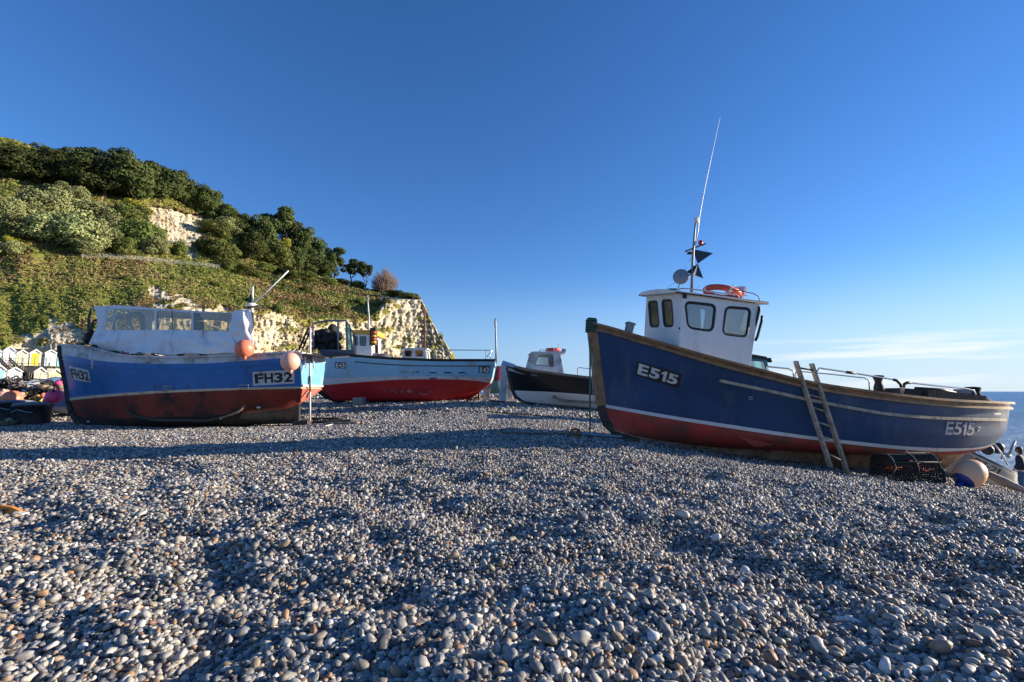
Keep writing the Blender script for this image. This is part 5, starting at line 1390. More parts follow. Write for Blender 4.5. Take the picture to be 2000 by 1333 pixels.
# two round buoys
def buoy(name, c, r_, m1, label, group=None, tilt=(0,0,1), sq=1.0):
    t_ = thing(name, c, label, 'buoy', group)
    q = Vector((0,0,1)).rotation_difference(Vector(tilt))
    MB().ball(c, (r_, r_, r_*sq), 22, 16, rot=q.to_matrix()).build('buoy_body', m1, t_)
    m_ = MB(); e = Vector(c) + q @ Vector((0,0,r_*sq*.97)); m_.lathe(e, [(r_*.22,-.02),(r_*.2,.03),(r_*.12,r_*.18),(r_*.12,r_*.3),(0,r_*.32)], 10, axis=tilt); m_.build('eyelet', BLACK if m1 not in (BUOYP, BUOYO) else m1, t_)
    return t_
bc = fh.P(477.5,681.5,1.35); buoy('round_buoy', bc, .255, BUOYO, 'orange round buoy resting on the gunwale of FH32 below the canvas', 'round buoys hung on FH32', (.2,-.2,-1))
bc2 = fh.P(567,707,1.28); buoy('round_buoy', bc2, .265, BUOYP, 'faded pink round buoy hung above the FH32 lettering near the stern', 'round buoys hung on FH32', (.15,-.1,-1))
rope('buoy_line', [bc2+Vector((0,0,.26)), bc2+Vector((.05,.2,.38))], .01, ROPEW, 'short white line holding the faded pink round buoy')
# ================================================================== E43
f3 = Frame(626, 700, 21.8, 0)
kA = [(631,693),(660,692),(695,694),(740,698),(777,700),(870,703),(930,703),(967,703)]
kB = [(630.5,697),(660,696),(695,698),(740,701.5),(777,703.5),(870,706.5),(930,706.5),(966.8,706.5)]
kC = [(622,740),(665,738.5),(715,737),(808,735),(880,735.5),(961,738)]
kD = [(622,754),(665,750),(715,746),(780,742),(839,741),(890,742),(932,744.5),(957,748.5)]
kD2 = [(640,776),(665,778),(720,776),(800,776),(860,775),(905,772),(940,764)]
kE = [(648,781),(665,783),(715,784.5),(800,785),(854,785.5),(890,785),(912,784)]
T1 = [(0,.03),(.05,.34),(.12,.60),(.22,.83),(.38,.98),(.55,1),(.78,.96),(.92,.86),(1,.78)]
T3 = [(0,.04),(.1,.30),(.25,.66),(.45,1),(.7,.85),(.9,.35),(1,.08)]
rows = [(kA,1.28,T1),(kB,1.28,T1),(kC,1.22,[(0,.03),(.07,.3),(.18,.62),(.32,.88),(.5,1),(.8,.94),(1,.70)]),(kD,1.18,[(0,.03),(.08,.28),(.2,.62),(.35,.9),(.5,1),(.75,.94),(1,.62)]),(kD2,.85,T3),(kE,.09,[(0,.5),(.1,1),(1,1)])]
mb, HB3, RW3 = make_hull(f3, rows, [(0,1,1),(1,1,5),(2,1,1),(3,1,7),(3,2,5)], deck=.3, inner=4)
c0 = f3.pt(3.8, 0, 0); c0.z = gz(c0.x, c0.y)
b3 = thing('fishing_boat', c0, 'pale blue fishing boat E43 with bright red bottom and black gunwale', 'fishing boat', 'fishing boats hauled up on the shingle')
mb.build('hull', [BLACK, PALE, WHITEL, REDB, GREYP], b3)
for sgn in (1, -1):
    m_ = MB(); m_.rail(side_path(f3, RW3[0], sgn, .015, .0), .10, .06); m_.build('gunwale', BLACK, b3)
bk = surf_path(HB3, [(693,707),(740,711),(823,715),(900,715.3),(960,715)], .012, 30); m_ = MB(); m_.rail(bk, .03, .035); m_.build('rubbing_strake', BLACK, b3)
m_ = MB(); st_ = [f3.P(u, v, 0) for u, v in [(621.5,754),(626,766),(638,775.5),(653.6,781.4),(672,785)]]
for i in range(len(st_)-1): m_.beam(st_[i], st_[i+1]+(st_[i+1]-st_[i])*.08, .16, .18, up=f3.a)
m_.build('forefoot', BLACKP, b3)
for quad, tq in (([(654.5,707.5),(675,708.5),(675,720.5),(654.5,719.5)], [(656.5,709.5),(673.5,710),(673.5,719),(656.5,718.5)]), ([(935,716.5),(956.5,716.5),(956,729.7),(935,729.3)], [(937,718),(955,718),(954.5,728.5),(937,728)])):
    m_ = MB(); decal_grid(m_, HB3, quad, .006, 6, 3); pl_ = m_.build('number_plate', BLACK, b3)
    m_ = MB(); decal_text(m_, HB3, 'E43', tq, .014, .03); m_.build('lettering', WHITE, pl_)
for u, v, w_, m1 in ((846,728,.28,BLACK),(874.5,728.2,.28,BLACK),(902,728.2,.28,BLACK),(846,739,.3,BLACK),(790,726.5,.3,GREYM),(809,727,.22,GREYM),(816,727,.1,BLACK)):
    m_ = MB(); p = onto(HB3, u, v, .01)
    if p is not None: m_.box(p, (w_,.04,.05)); m_.build('scupper', m1, b3)
# scraped patch on the turn of the bilge
m_ = MB(); decal_grid(m_, HB3, [(735,760),(860,760),(835,772),(770,770)], .004, 12, 3)
o = m_.build('scuffed_patch', mat('scuffed_red', (.36,.02,.025), .5, dirt=(.52,.33,.33), dirt_amt=.42, dirt_scale=7), b3)
m_ = MB(); m_.prism([f3.P(945,761,.04), f3.P(957,757,.04), f3.P(956.5,783,.04), f3.P(944.5,783,.04)], (0,.08,0)); m_.build('rudder', OLDW, b3)
m_ = MB(); m_.tube([f3.P(925,778,0), f3.P(942,776,0)], .04, 6); m_.ball(f3.P(936,777,0), (.08,.3,.28), 8, 6); m_.build('propeller', RUSTM, b3)
m_ = MB(); m_.tube([f3.P(u, v, 1.15) for u, v in [(833,702),(833,684.5),(860,684),(957,684.5),(958,703)]], .02, 6); m_.tube([f3.P(949,702,1.1), f3.P(949,685,1.1)], .015, 5); m_.tube([f3.P(951,697,1.1), f3.P(961,685,1.1)], .02, 5); m_.build('handrail', STEEL, b3)
DARKGL = glass('dark_window_glass', (.16,.18,.22), .9, .08)
# wheelhouse with yellow roof
def cabin(parent, frm, px4, w1_, w2_, wins, roofm, wallm, roofpx, name='wheelhouse', gas=.02, gl_=GLASSD, th=.05):
    a, b_, c, d = px4                          # bottom-left, bottom-right, top-right, top-left
    A, B, Cc, D_ = [frm.P(q[0], q[1], w1_) for q in (a, b_, c, d)]
    off = frm.b*(w2_-w1_)
    pl = Plane(A, B, D_); loops = [rpoly([pl.px(*q) for q in w_], .08, 4) for w_ in wins]
    m_ = MB(); ol = [pl.to2(p) for p in (A, B, Cc, D_)]
    panel(m_, pl, ol, loops, .04); panel(m_, pl.shifted(off), ol, loops, .04)
    sg = 1 if off.dot(pl.n) > 0 else -1
    panel(m_, pl, ol, loops, .008, mi=1, h0=sg*.03); panel(m_, pl.shifted(off), ol, loops, .008, mi=1, h0=-sg*.03)
    A2, B2, C2, D2 = A+off, B+off, Cc+off, D_+off
    fp = Plane(A, A2, D_); ww = (A2-A).length; hh = (D_-A).length
    fl = [[Vector(q) for q in rpoly([(ww*x0, hh*.52), (ww*x1, hh*.52), (ww*x1, hh*.88), (ww*x0, hh*.88)], .06, 3)] for x0, x1 in ((.07,.46),(.54,.93))]
    panel(m_, fp, [fp.to2(p) for p in (A, A2, D2, D_)], fl, .04)
    rp = Plane(B, B2, Cc); hh2 = (Cc-B).length
    rl = [[Vector(q) for q in ((ww*.3, 0.05), (ww*.7, 0.05), (ww*.7, hh2*.9), (ww*.3, hh2*.9))]]
    panel(m_, rp, [rp.to2(p) for p in (B, B2, C2, Cc)], rl, .04)
    wh = m_.build(name, [wallm, INTER], parent)
    for q in loops: window(wh, pl, q, gas=gas, gl_=gl_); window(wh, pl.shifted(off), q, gas=gas, gl_=gl_)
    for q in fl: window(wh, fp, q, gas=gas, gl_=gl_)
    r0, r1, r2, r3 = [frm.P(q[0], q[1], w1_+.08) for q in roofpx]; o2 = frm.b*(w2_-w1_-.16)
    m_ = MB(); vs_ = [r0, r1, r2, r3, r0+o2, r1+o2, r2+o2, r3+o2]
    m_.add(vs_, [(0,1,2,3),(7,6,5,4),(0,4,5,1),(1,5,6,2),(2,6,7,3),(3,7,4,0)]); m_.build('roof', roofm, wh)
    return wh
wh3 = cabin(b3, f3, [(690,702),(726,704),(725,654),(690,652)], .75, -.75, [[(692,656),(699,657),(699,676),(692,676)], [(702.5,657),(716.5,657.5),(715,677),(702.5,676)]], YEL, WHITE, [(688,652),(733,654),(733,645),(688,645)], gl_=DARKGL)
m_ = MB(); m_.box(f3.P(729.5,658,.7), (.25,.3,.75)); fb = m_.build('float_rack', DARKW, b3)
for k, vv in enumerate((650,657,663,669)):
    MB().ball(f3.P(730,vv,.8), (.12,.12,.07), 10, 6).build('small_float', YEL if k % 2 else ORANGE, fb)
m_ = MB(); m_.tube([f3.P(720,652,0), f3.P(720.5,620,0), f3.P(719,600,0), f3.P(718,577,0)], [.05,.045,.035,.02], 7); m_.tube([f3.P(716,586,0), f3.P(721,583,0)], .03, 5); m_.build('mast', OLDW, wh3)
m_ = MB(); m_.lathe(f3.P(730,702,.4), [(.42,-.2),(.42,.05),(.3,.22),(.18,.26),(0,.27)], 14); m_.ball(f3.P(745,700,.4), (.5,.4,.22), 10, 6); m_.build('net_heap', mat('faded_net', (.12,.11,.13), .9, var=.5, bump=.5), b3)
# shelter frame and pots on the foredeck
m_ = MB()
for u1, v1, u2, v2 in ((612,632,612,690),(660,627,661,690),(676,627,678,690),(683,634,689,696),(690,650,694,697)): m_.tube([f3.P(u1,v1,.8), f3.P(u2,v2,.8)], .045, 6)
m_.tube([f3.P(612,632,.8), f3.P(640,626,.8), f3.P(676,626,.8), f3.P(690,649,.8)], .04, 6)
m_.tube([f3.P(612,632,-.8), f3.P(640,627,-.8), f3.P(676,627,-.8)], .04, 6)
for u in (612, 661): m_.tube([f3.P(u,630,-.8), f3.P(u,692,-.8)], .04, 6); m_.tube([f3.P(u,630,.8), f3.P(u,631,-.8)], .03, 6)
m_.build('shelter_frame', GREYM, b3)
m_ = MB(); m_.prism([f3.P(677,630,.78), f3.P(684,637,.78), f3.P(691,692,.78), f3.P(679,692,.78)], (0,.02,0)); m_.build('side_screen', glass('green_acrylic', (.35,.62,.55), .8, .1, .15), b3)
m_ = MB(); m_.tube([f3.P(607,632,.3), f3.P(596,655,.3), f3.P(584,684,.3)], .05, 6); m_.tube([f3.P(611,634,.1), f3.P(600,660,.1), f3.P(590,684,.1)], .04, 6)
for k in range(6): m_.tube([f3.P(606-3.6*k,636+8.5*k,.3), f3.P(609-3.4*k,640+8*k,.1)], .03, 5)
m_.build('lattice_boom', RUSTM, b3)
m_ = MB()
for k in range(70):
    p = f3.P(random.uniform(615,660), random.uniform(649,690), random.uniform(-.4,.6)); m_.ball(p, (random.uniform(.15,.3), .2, random.uniform(.1,.25)), 6, 4)
m_.ball(f3.P(650,648,.2), (.25,.3,.35), 8, 6); m_.build('net_pile', NET, b3)

# block and timbers on the shingle
def plank(name, u1, v1, D1, u2, v2, D2, w, h, m1, label, cat='timber', z1=.05, z2=.05):
    a = P(u1, v1, D1); a.z = gz(a.x, a.y)+z1; b_ = P(u2, v2, D2); b_.z = gz(b_.x, b_.y)+z2
    o = MB().beam(a, b_, w, h).build(name, m1, None, loc=a); return tag(o, label, cat)
plank('timber_skid', 606, 806, 15.2, 690, 818, 14.6, .22, .10, DARKW, 'dark timber skid pointing away from the FH32 rudder pole')
plank('timber_skid', 612, 800, 16.2, 665, 806, 16.0, .16, .08, DARKW, 'thin dark plank on the shingle just behind the other skid of FH32')
plank('timber_skid', 640, 818, 13.6, 700, 829, 13.2, .14, .06, WOODG, 'short grey plank lying nearest the camera beside the FH32 skids')
plank('timber_skid', 960, 782, 20.5, 984, 787, 19.8, .2, .1, DARKW, 'dark plank lying on the shingle between E43 and the black boat')
plank('concrete_block', 692, 787, 20.6, 711, 787, 20.6, .5, .42, mat('concrete', (.25,.25,.24), .9, var=.2), 'grey concrete block under the forefoot of E43', 'block', .12, .12)
plank('keel_block', 577, 826, 14.8, 606, 823, 14.8, .4, .22, DARKW, 'dark wooden block under the stern of FH32', 'block', .05, .05)
pp_ = thing('prop_board', P(978,776,20.4), 'tall pale board propped beside the bow of the black boat', 'board')
m_ = MB(); a = P(982,777,20.6); a.z = gz(a.x, a.y); m_.beam(a, P(986,712,20.9), .30, .10, up=(0,1,0)); m_.beam(P(995,777,21.2), P(990,713,21.0), .16, .07, up=(0,1,0)); m_.build('board', OLDW, pp_)

cq = []
for u, v, D in [(655,792,20.2),(700,797,19.2),(770,800,18.3),(850,806,17.2),(930,812,16.4),(1010,815,15.8),(1080,822,15)]:
    q = P(u, v, D); q.z = gz(q.x, q.y)+.05; cq.append(q)
rope('winch_cable', cq, .018, RUSTM, 'rusty winch cable snaking over the shingle in front of E43', 'cable')
cq = []
for u, v, D in [(612,822,14.4),(622,826,14.0),(640,824,14.2),(652,832,13.4),(635,838,12.8)]:
    q = P(u, v, D); q.z = gz(q.x, q.y)+.05; cq.append(q)
rope('loose_rope', cq, .02, ROPEW, 'short pale rope end lying beside the foot of the white rudder pole')

# ================================================================== black boat
f4 = Frame(986, 712, 19.6, 4)
bA = [(988,711),(1010,716),(1036,722),(1065,726),(1095,730),(1163,738),(1260,749),(1340,757)]
bB = [(990,716),(1010,720.5),(1036,726),(1065,730),(1095,734),(1163,742),(1260,753),(1339,761)]
bC = [(1003,763),(1030,764),(1075,766),(1120,769),(1167,773),(1260,780),(1330,786)]
bC2 = [(1012,777),(1040,784),(1080,788),(1130,793),(1180,798),(1260,806),(1325,809)]
bD = [(1018,783),(1046,788.5),(1075,792.5),(1134,798),(1180,803),(1260,812),(1322,817)]
rows = [(bA,1.15,T1),(bB,1.16,T1),(bC,1.08,[(0,.03),(.07,.26),(.18,.6),(.32,.88),(.5,1),(.8,.94),(1,.74)]),(bC2,.8,T3),(bD,.09,[(0,.5),(.1,1),(1,1)])]
mb, HB4, RW4 = make_hull(f4, rows, [(0,1,1),(1,1,5),(2,1,6),(2,2,4)], deck=.25, inner=3)
c0 = f4.pt(3.5, 0, 0); c0.z = gz(c0.x, c0.y)
b4 = thing('fishing_boat', c0, 'black fishing boat with white bottom and small white cabin, behind the bow of E515', 'fishing boat', 'fishing boats hauled up on the shingle')
mb.build('hull', [WOODV, BLACKP, WHITE, GREYP], b4)
for sgn in (1, -1):
    m_ = MB(); m_.rail(side_path(f4, RW4[0], sgn, .02, -.02), .09, .08); m_.build('gunwale', WOODG, b4)
m_ = MB(); m_.beam(f4.P(981,708,0), f4.P(1003,716.5,0), .34, .14, w1=.9); m_.build('stem_cap', mat('pale_blue_cover', (.25,.38,.62), .6), b4)
m_ = MB(); st_ = [f4.P(u, v, 0) for u, v in [(990,718),(994,737),(1000,762),(1007,776),(1021,784),(1046,789)]]
for i in range(len(st_)-1): m_.beam(st_[i], st_[i+1]+(st_[i+1]-st_[i])*.06, .12, .12, up=f4.a)
m_.build('stem', BLACKP, b4)
wh4 = cabin(b4, f4, [(1031,724),(1102,738),(1093,689),(1041,689)], .62, -.62, [[(1052,693),(1080,693),(1082,717),(1044,713)]], OLDW, OLDW, [(1038,690),(1104,691),(1103,686.5),(1039,687)], name='cabin')
m_ = MB(); m_.tube([f4.P(1090,687,0), f4.P(1091,672,0)], .012, 5); m_.tube([f4.P(1053,687,.5), f4.P(1055,684,.5), f4.P(1070,684.5,.5), f4.P(1070,687,.5)], .015, 5); m_.box(f4.P(1101,685,.4), (.15,.15,.12)); m_.build('aerial', GREYM, wh4)
q = f4.P(1080,684,.0); lr2 = thing('lifebuoy', q, 'red lifebuoy lying on the cabin roof of the black boat', 'lifebuoy'); ring(lr2, q+Vector((0,0,.0)), (0,0,1), .24, .07, mat('red_plastic', (.6,.06,.04), .5), 'ring_body')
MB().ball(q-Vector((0,0,.0)), (.2,.2,.06), 10, 6).build('coiled_line', mat('red_line', (.5,.07,.05), .8), lr2)
m_ = MB(); m_.tube([f4.P(u, v, .95) for u, v in [(1128,733),(1128,719.5),(1132,718.5),(1200,726),(1200,742)]], .016, 6); m_.tube([f4.P(1157,737,.95), f4.P(1157,722,.95)], .013, 5); m_.build('handrail', STEEL, b4)
m_ = MB(); m_.prism([onto(HB4,1037,730,.0), onto(HB4,1049,732,.0), onto(HB4,1049,736,.0), onto(HB4,1037,734,.0)], (0,-.01,0)); m_.build('name_patch', mat('grey_patch', (.12,.12,.12), .6), b4)
bk = surf_path(HB4, [(1080,773),(1095,780),(1120,783),(1167,786),(1200,790)], .04, 16); m_ = MB(); m_.rail(bk, .09, .10); m_.build('bilge_keel', WOODG, b4)

# ================================================================== boats mostly hidden behind the others
def small_boat(u0, v0, D, yaw, pxs, mats3, label, w=.9):
    f_ = Frame(u0, v0, D, yaw)
    top, mid, bot = pxs
    mb, hb, rw = make_hull(f_, [(top, w, T1), (mid, w*.92, T1), (bot, .1, [(0,.5),(.1,1),(1,1)])], [(0,1,4),(1,2,6)], N_=30, deck=.25, inner=2)
    c0 = f_.pt(2, 0, 0); c0.z = gz(c0.x, c0.y); t_ = thing('fishing_boat', c0, label, 'fishing boat', 'fishing boats hauled up on the shingle')
    mb.build('hull', mats3, t_); m_ = MB(); m_.rail(side_path(f_, rw[0], 1, .01, 0), .07, .06); m_.build('gunwale', WOODG, t_)
    return f_, t_, hb
# white cabin boat behind E43
f5, b5, _ = small_boat(760, 712, 27, 0, ([(762,703),(800,705),(850,706),(930,707)], [(766,730),(800,731),(850,731),(925,731)], [(772,762),(800,763),(850,763),(920,763)]), [WHITE, RED, GREYP], 'boat with a low white cabin, hull hidden behind E43')
wh5 = cabin(b5, f5, [(786,706),(833,706),(831,682),(789,682)], .6, -.6, [[(790,685),(805,685),(804,697),(791,697)], [(811,685),(826,685),(827,697),(812,697)]], WHITE, WHITE, [(787,683),(834,683),(834,680),(787,680)], name='cabin', gl_=DARKGL)
m_ = MB(); m_.tube([f5.P(829,682,0), f5.P(829.5,640,0), f5.P(829,602,0)], [.07,.06,.045], 6); m_.tube([f5.P(829,624,0), f5.P(811,638,0)], .02, 5); m_.tube([f5.P(829,645,0), f5.P(829,648,0)], .11, 6); m_.build('mast', RUSTM, wh5)
# dark red boat glimpsed between E43 and the black boat
f6, b6, _ = small_boat(940, 716, 26, 0, ([(935,716),(960,717),(975,716),(984,714)], [(937,744),(960,744),(975,744),(982,743)], [(945,768),(960,769),(970,769),(980,768)]), [mat('dark_red_topside', (.22,.02,.045), .45), mat('teal_bottom', (.12,.25,.24), .6), GREYP], 'dark red boat glimpsed in the gap behind the stern of E43', .7)
m_ = MB(); a = f6.P(969,712,0); m_.tube([a, f6.P(969,680,0), f6.P(968,640,0), f6.P(969,622,0)], [.06,.055,.045,.02], 6); m_.ball(f6.P(967.5,632,0), (.06,.06,.3), 6, 5); m_.build('mast', GREYM, b6)
# teal-windowed cab behind the E515 wheelhouse
f7, b7, _ = small_boat(1440, 735, 16, 6, ([(1435,734),(1470,736),(1500,740),(1560,749)], [(1440,760),(1470,762),(1500,764),(1552,772)], [(1450,790),(1470,792),(1500,796),(1545,800)]), [BLACKP, RED, GREYP], 'boat with a green-glazed cab seen just aft of the E515 wheelhouse', .8)
wh7 = cabin(b7, f7, [(1452,733),(1503,740),(1496,697),(1457,693)], .5, -.5, [[(1461,703),(1492,706),(1498,728),(1461,724)]], BLACK, mat('teal_cab', (.05,.22,.24), .4), [(1453,697),(1502,703),(1497,697),(1457,690)], name='cabin', gl_=glass('green_glass', (.45,.75,.72), .75, .1))
m_ = MB(); m_.ball(f7.P(1503,704,.5), (.10,.08,.08), 8, 6); m_.tube([f7.P(1498,704,.5), f7.P(1503,704,.5)], .02, 5); m_.build('work_lamp', BLACK, wh7)

# ================================================================== PZ21 beyond the crest
f8 = Frame(1841, 880, 13.2, 8)
pA = [(1843,874),(1862,874),(1885,876.5),(1910,887.5),(1930,897),(1952,908),(1975,919),(1985,924)]
pB = [(1843,878),(1862,878),(1885,881),(1910,892),(1930,901.5),(1952,912.5),(1976,924),(1986,929)]
pC = [(1840,920),(1862,924),(1885,930),(1910,937),(1930,943),(1952,949),(1972,954),(1984,957)]
pD = [(1838,932),(1862,936),(1885,942),(1910,949),(1930,954),(1952,960),(1968,964),(1978,966)]
S8 = [(0,.75),(.2,.92),(.45,1),(.7,.9),(.88,.6),(.97,.25),(1,.04)]
CREAM = mat('cream_hull_paint', (.50,.43,.36), .5, var=.1, dirt=(.3,.25,.2), dirt_amt=.3)
mb, HB8, RW8 = make_hull(f8, [(pA,.9,S8),(pB,.9,S8),(pC,.8,S8),(pD,.1,[(0,1),(1,.5)])], [(0,1,1),(1,1,5),(1,2,4)], deck=.2, inner=2)
c0 = f8.pt(1.5, 0, 0); c0.z = gz(c0.x, c0.y)
b8 = thing('fishing_boat', c0, 'cream open boat PZ-21 pointing down the beach beyond the crest', 'fishing boat', 'fishing boats hauled up on the shingle')
mb.build('hull', [mat('dark_teal_rail', (.02,.05,.055), .5), CREAM, GREYP], b8)
m_ = MB(); decal_text(m_, HB8, 'PZ-21', [(1906,894),(1956,917.5),(1947,929),(1899,905)], .008, .0); m_.build('lettering', TEXTK, b8)
m_ = MB()
pq = [(1845,884),(1852,881.5),(1880,885),(1897,890),(1901,897),(1899,912),(1896,926),(1843,920)]
m_.prism([f8.P(u, v, .93) for u, v in pq], (0,-.03,0)); m_.build('side_deck_board', mat('tan_board', (.27,.21,.16), .7), b8)
m_ = MB(); m_.beam(f8.P(1852,881,1.0), f8.P(1843,920,1.0), .05, .04); m_.build('board_edge', OLDW, b8)
m_ = MB(); m_.tube([f8.P(1943,868,.3), f8.P(1955,885,.3), f8.P(1968,908,.3)], .02, 6); m_.build('stanchion', WHITE, b8)
m_ = MB(); m_.tube([f8.P(1983,862,-.2), f8.P(1968,893,-.2)], .03, 6); m_.tube([f8.P(1963,876,-.2), f8.P(1955,897,-.2)], .02, 6); m_.tube([f8.P(1959,886,-.2), f8.P(1974,891,-.2)], .03, 6); m_.build('pot_hauler', GREYM, b8)
for k in range(8): MB().ball(f8.P(random.uniform(1922,1950), random.uniform(867,883), random.uniform(-.4,.2)), random.uniform(.08,.16), 9, 7).build('net_bag', [BLACK, mat('brown_sack', (.25,.12,.06), .8), NAVYB][k % 3], b8)
# white hull glimpsed under the counter of E515
f9, b9, _ = small_boat(1800, 870, 17.5, 10, ([(1795,872),(1820,874),(1840,876),(1850,878)], [(1800,895),(1820,896),(1835,897),(1845,898)], [(1802,915),(1820,917),(1832,918),(1842,919)]), [WHITE, mat('blue_bottom', (.06,.12,.35), .6), GREYP], 'white boat glimpsed under the stern of E515 beyond the lobster pot', .6)
# long weathered spar lying on the crest
sp1 = P(1931,927,9.6); sp1.z = max(sp1.z, gz(sp1.x, sp1.y)+.08); sp2 = P(1999,962,8.9); sp2.z = gz(sp2.x, sp2.y)+.06
m_ = MB(); m_.tube([sp1, sp1.lerp(sp2, .5)+Vector((0,0,-.01)), sp2], [.07,.085,.05], 9); tag(m_.build('weathered_spar', mat('pale_driftwood', (.42,.36,.28), .7, var=.3, bump=.4), None, loc=sp1), 'long dark weathered spar lying on the crest behind the cream buoy', 'spar')
sp3 = P(1975,925,11); sp4 = P(2030,950,10.5); 
plank('timber_skid', 1978, 946, 10.6, 2040, 962, 10.4, .12, .08, WOODG, 'grey timber on the shingle beyond the spar at the frame edge')

# ================================================================== lobster pots
def lobster_pot(c, yaw, Lx, Wy, Hz, label, group=None, dens=15, inner=None, top=.7):
    t_ = thing('lobster_pot', c, label, 'lobster pot', group); t_.rotation_euler = (0, 0, 0)
    M3 = Matrix.Rotation(yaw, 3, 'Z'); c = Vector(c)
    def prof(n=14):                            # D-shaped end frame
        out = [(-.5,0)]
        for i in range(n+1):
            a = math.pi*(1-i/n); out.append((.5*math.copysign(abs(math.cos(a))**top, math.cos(a)), .12+.88*math.sin(a)**.8))
        out.append((.5,0)); return out
    pr = prof()
    tr = lambda x, y, z: c + M3 @ Vector((x*Lx, y*Wy, z*Hz))
    m_ = MB()
    for x in (-.5, -.02, .46): m_.tube([tr(x*(1-.12*(1 if z > .5 else 0)), y, z) for y, z in pr], .014, 6, closed=True)
    for y, z in ((-.5,0),(.5,0),(-.42,.72),(.42,.72),(0,1)): m_.tube([tr(-.5,y,z), tr(-.02,y,z+.01), tr(.46,y,z)], .014, 6)
    m_.build('frame', NETG, t_)
    m_ = MB(); xs = np.linspace(-.5, .46, int(dens*Lx/Wy)+2); k = len(pr)
    fp = prof(22)
    for i in range(len(xs)):
        for j in range(len(fp)-1):
            y0, z0 = fp[j]; y1, z1 = fp[j+1]
            if i < len(xs)-1:
                m_.tube([tr(xs[i],y0,z0), tr(xs[i+1],y1,z1)], 0.0075, 3, smooth=False); m_.tube([tr(xs[i+1],y0,z0), tr(xs[i],y1,z1)], 0.0075, 3, smooth=False)
    for x in (-.5, .46):
        for f in np.linspace(-.45, .45, 9):
            m_.tube([tr(x,f,0), tr(x,f*.9,.12+.88*max(0.05,1-(2*abs(f))**2)**.5)], 0.0075, 3, smooth=False); m_.tube([tr(x,-.45,abs(f)*1.7), tr(x,.45,abs(f)*1.7)], 0.0075, 3, smooth=False)
    m_.build('netting', NET, t_)
    if inner:
        m_ = MB()
        for q in range(12): 
            p = tr(random.uniform(-.4,.35), random.uniform(-.3,.3), random.uniform(.2,.7)); m_.tube([p, p+Vector((random.uniform(-.2,.2), random.uniform(-.05,.05), random.uniform(-.04,.04))), p+Vector((random.uniform(-.25,.25), 0, random.uniform(-.05,.08)))], .014, 5)
        m_.build('entrance_net', inner, t_)
    return t_
pc_ = P(1772,930,8.9); pc_.z = gz(pc_.x, pc_.y)+.0
lobster_pot(pc_, R(6), 1.02, .52, .47, 'dark green lobster pot with orange twine inside, beside the keel of E515', 'lobster pots', inner=ORANGE)
tag(rope('pot_line', [pc_+Vector((-.02,0,.46)), pc_+Vector((.0,-.05,.52)), pc_+Vector((.04,0,.47))], .014, ROPEW, 'x'), 'white loop of rope on top of the lobster pot by E515', 'rope')
rp_ = []
for u, v in [(1812,905),(1835,915),(1845,925),(1850,930),(1868,936),(1880,938)]:
    q = P(u, v, 9.0); q.z = max(q.z, gz(q.x, q.y)+.03); rp_.append(q)
rope('pot_rope', rp_, .016, mat('olive_pot_rope', (.20,.20,.12), .9), 'olive rope trailing from the lobster pot towards the cream buoy')
# big cream buoy with navy end
bq = P(1894,926,8.85); ax = Vector((-.80,-.18,-.56)).normalized()
bt = thing('mooring_buoy', bq - Vector((0,0,.25)), 'big cream oval buoy with navy blue end lying on the shingle', 'buoy')
m_ = MB(); prof = []
for i in range(25):
    a = math.pi*i/24; prof.append((.225*math.sin(a)**.9, -.285*math.cos(a)))
m_.lathe(bq, prof, 28, axis=-ax); 
mi_ = []
for f in m_.f:
    zc = sum((Vector(m_.v[i])-bq).dot(ax) for i in f)/len(f); mi_.append(1 if zc > .19 else 0)
m_.m = mi_; m_.build('buoy_body', [BUOYW, NAVYB], bt)
m_ = MB(); e = bq + ax*.28; m_.tube([e, e+ax*.1], [.07,.05], 8); m_.build('eyelet', NAVYB, bt)

# ================================================================== person
def skin_obj(name, pts, edges, radii, m1, parent, org, sub=2):
    me = bpy.data.meshes.new(name); me.from_pydata([tuple(Vector(p)) for p in pts], edges, []); me.materials.append(m1)
    o = bpy.data.objects.new(name, me); COL.objects.link(o); o.parent = parent
    md = o.modifiers.new('skin', 'SKIN'); md.use_smooth_shade = True
    for i, r_ in enumerate(radii):
        me.skin_vertices[0].data[i].radius = (r_, r_) if not isinstance(r_, tuple) else r_
    me.skin_vertices[0].data[0].use_root = True
    ms_ = o.modifiers.new('sub', 'SUBSURF'); ms_.levels = sub; ms_.render_levels = sub
    return o
hx_ = P(1990.5, 881, 15.6); gzp = gz(hx_.x, hx_.y); Hh = hx_.z + .115 - gzp
print('person height', Hh, hx_.x, hx_.y, gzp)
k_ = Hh/1.75
per = thing('person', (hx_.x, hx_.y, gzp), 'dark-haired person in navy jacket and blue jeans standing by the water', 'person')
per.rotation_euler = (0, 0, R(35)); per.scale = (k_, k_, k_)
SKIN = mat('skin', (.55,.33,.24), .6, var=.05)
J = mat('navy_jacket', (.010,.018,.035), .8, var=.2); JE = mat('blue_jeans', (.05,.11,.20), .85, var=.2); HAIR = mat('dark_brown_hair', (.03,.018,.012), .6, var=.3)
bp_ = [(0,0,.95),(0,0,1.12),(0,0,1.32),(0,0,1.46),(0,.01,1.55),(0,.02,1.63),(0,.02,1.70),
       (.17,0,1.40),(.22,.02,1.14),(.20,.14,.95),(.20,.18,.88),(-.17,0,1.40),(-.22,.02,1.14),(-.20,.14,.95),(-.20,.18,.88),
       (.09,0,.88),(.10,.02,.50),(.10,-.01,.09),(.10,.12,.04),(-.09,0,.88),(-.10,.02,.50),(-.10,-.01,.09),(-.10,.12,.04)]
be_ = [(0,1),(1,2),(2,3),(3,4),(4,5),(5,6),(2,7),(7,8),(8,9),(9,10),(2,11),(11,12),(12,13),(13,14),(0,15),(15,16),(16,17),(17,18),(0,19),(19,20),(20,21),(21,22)]
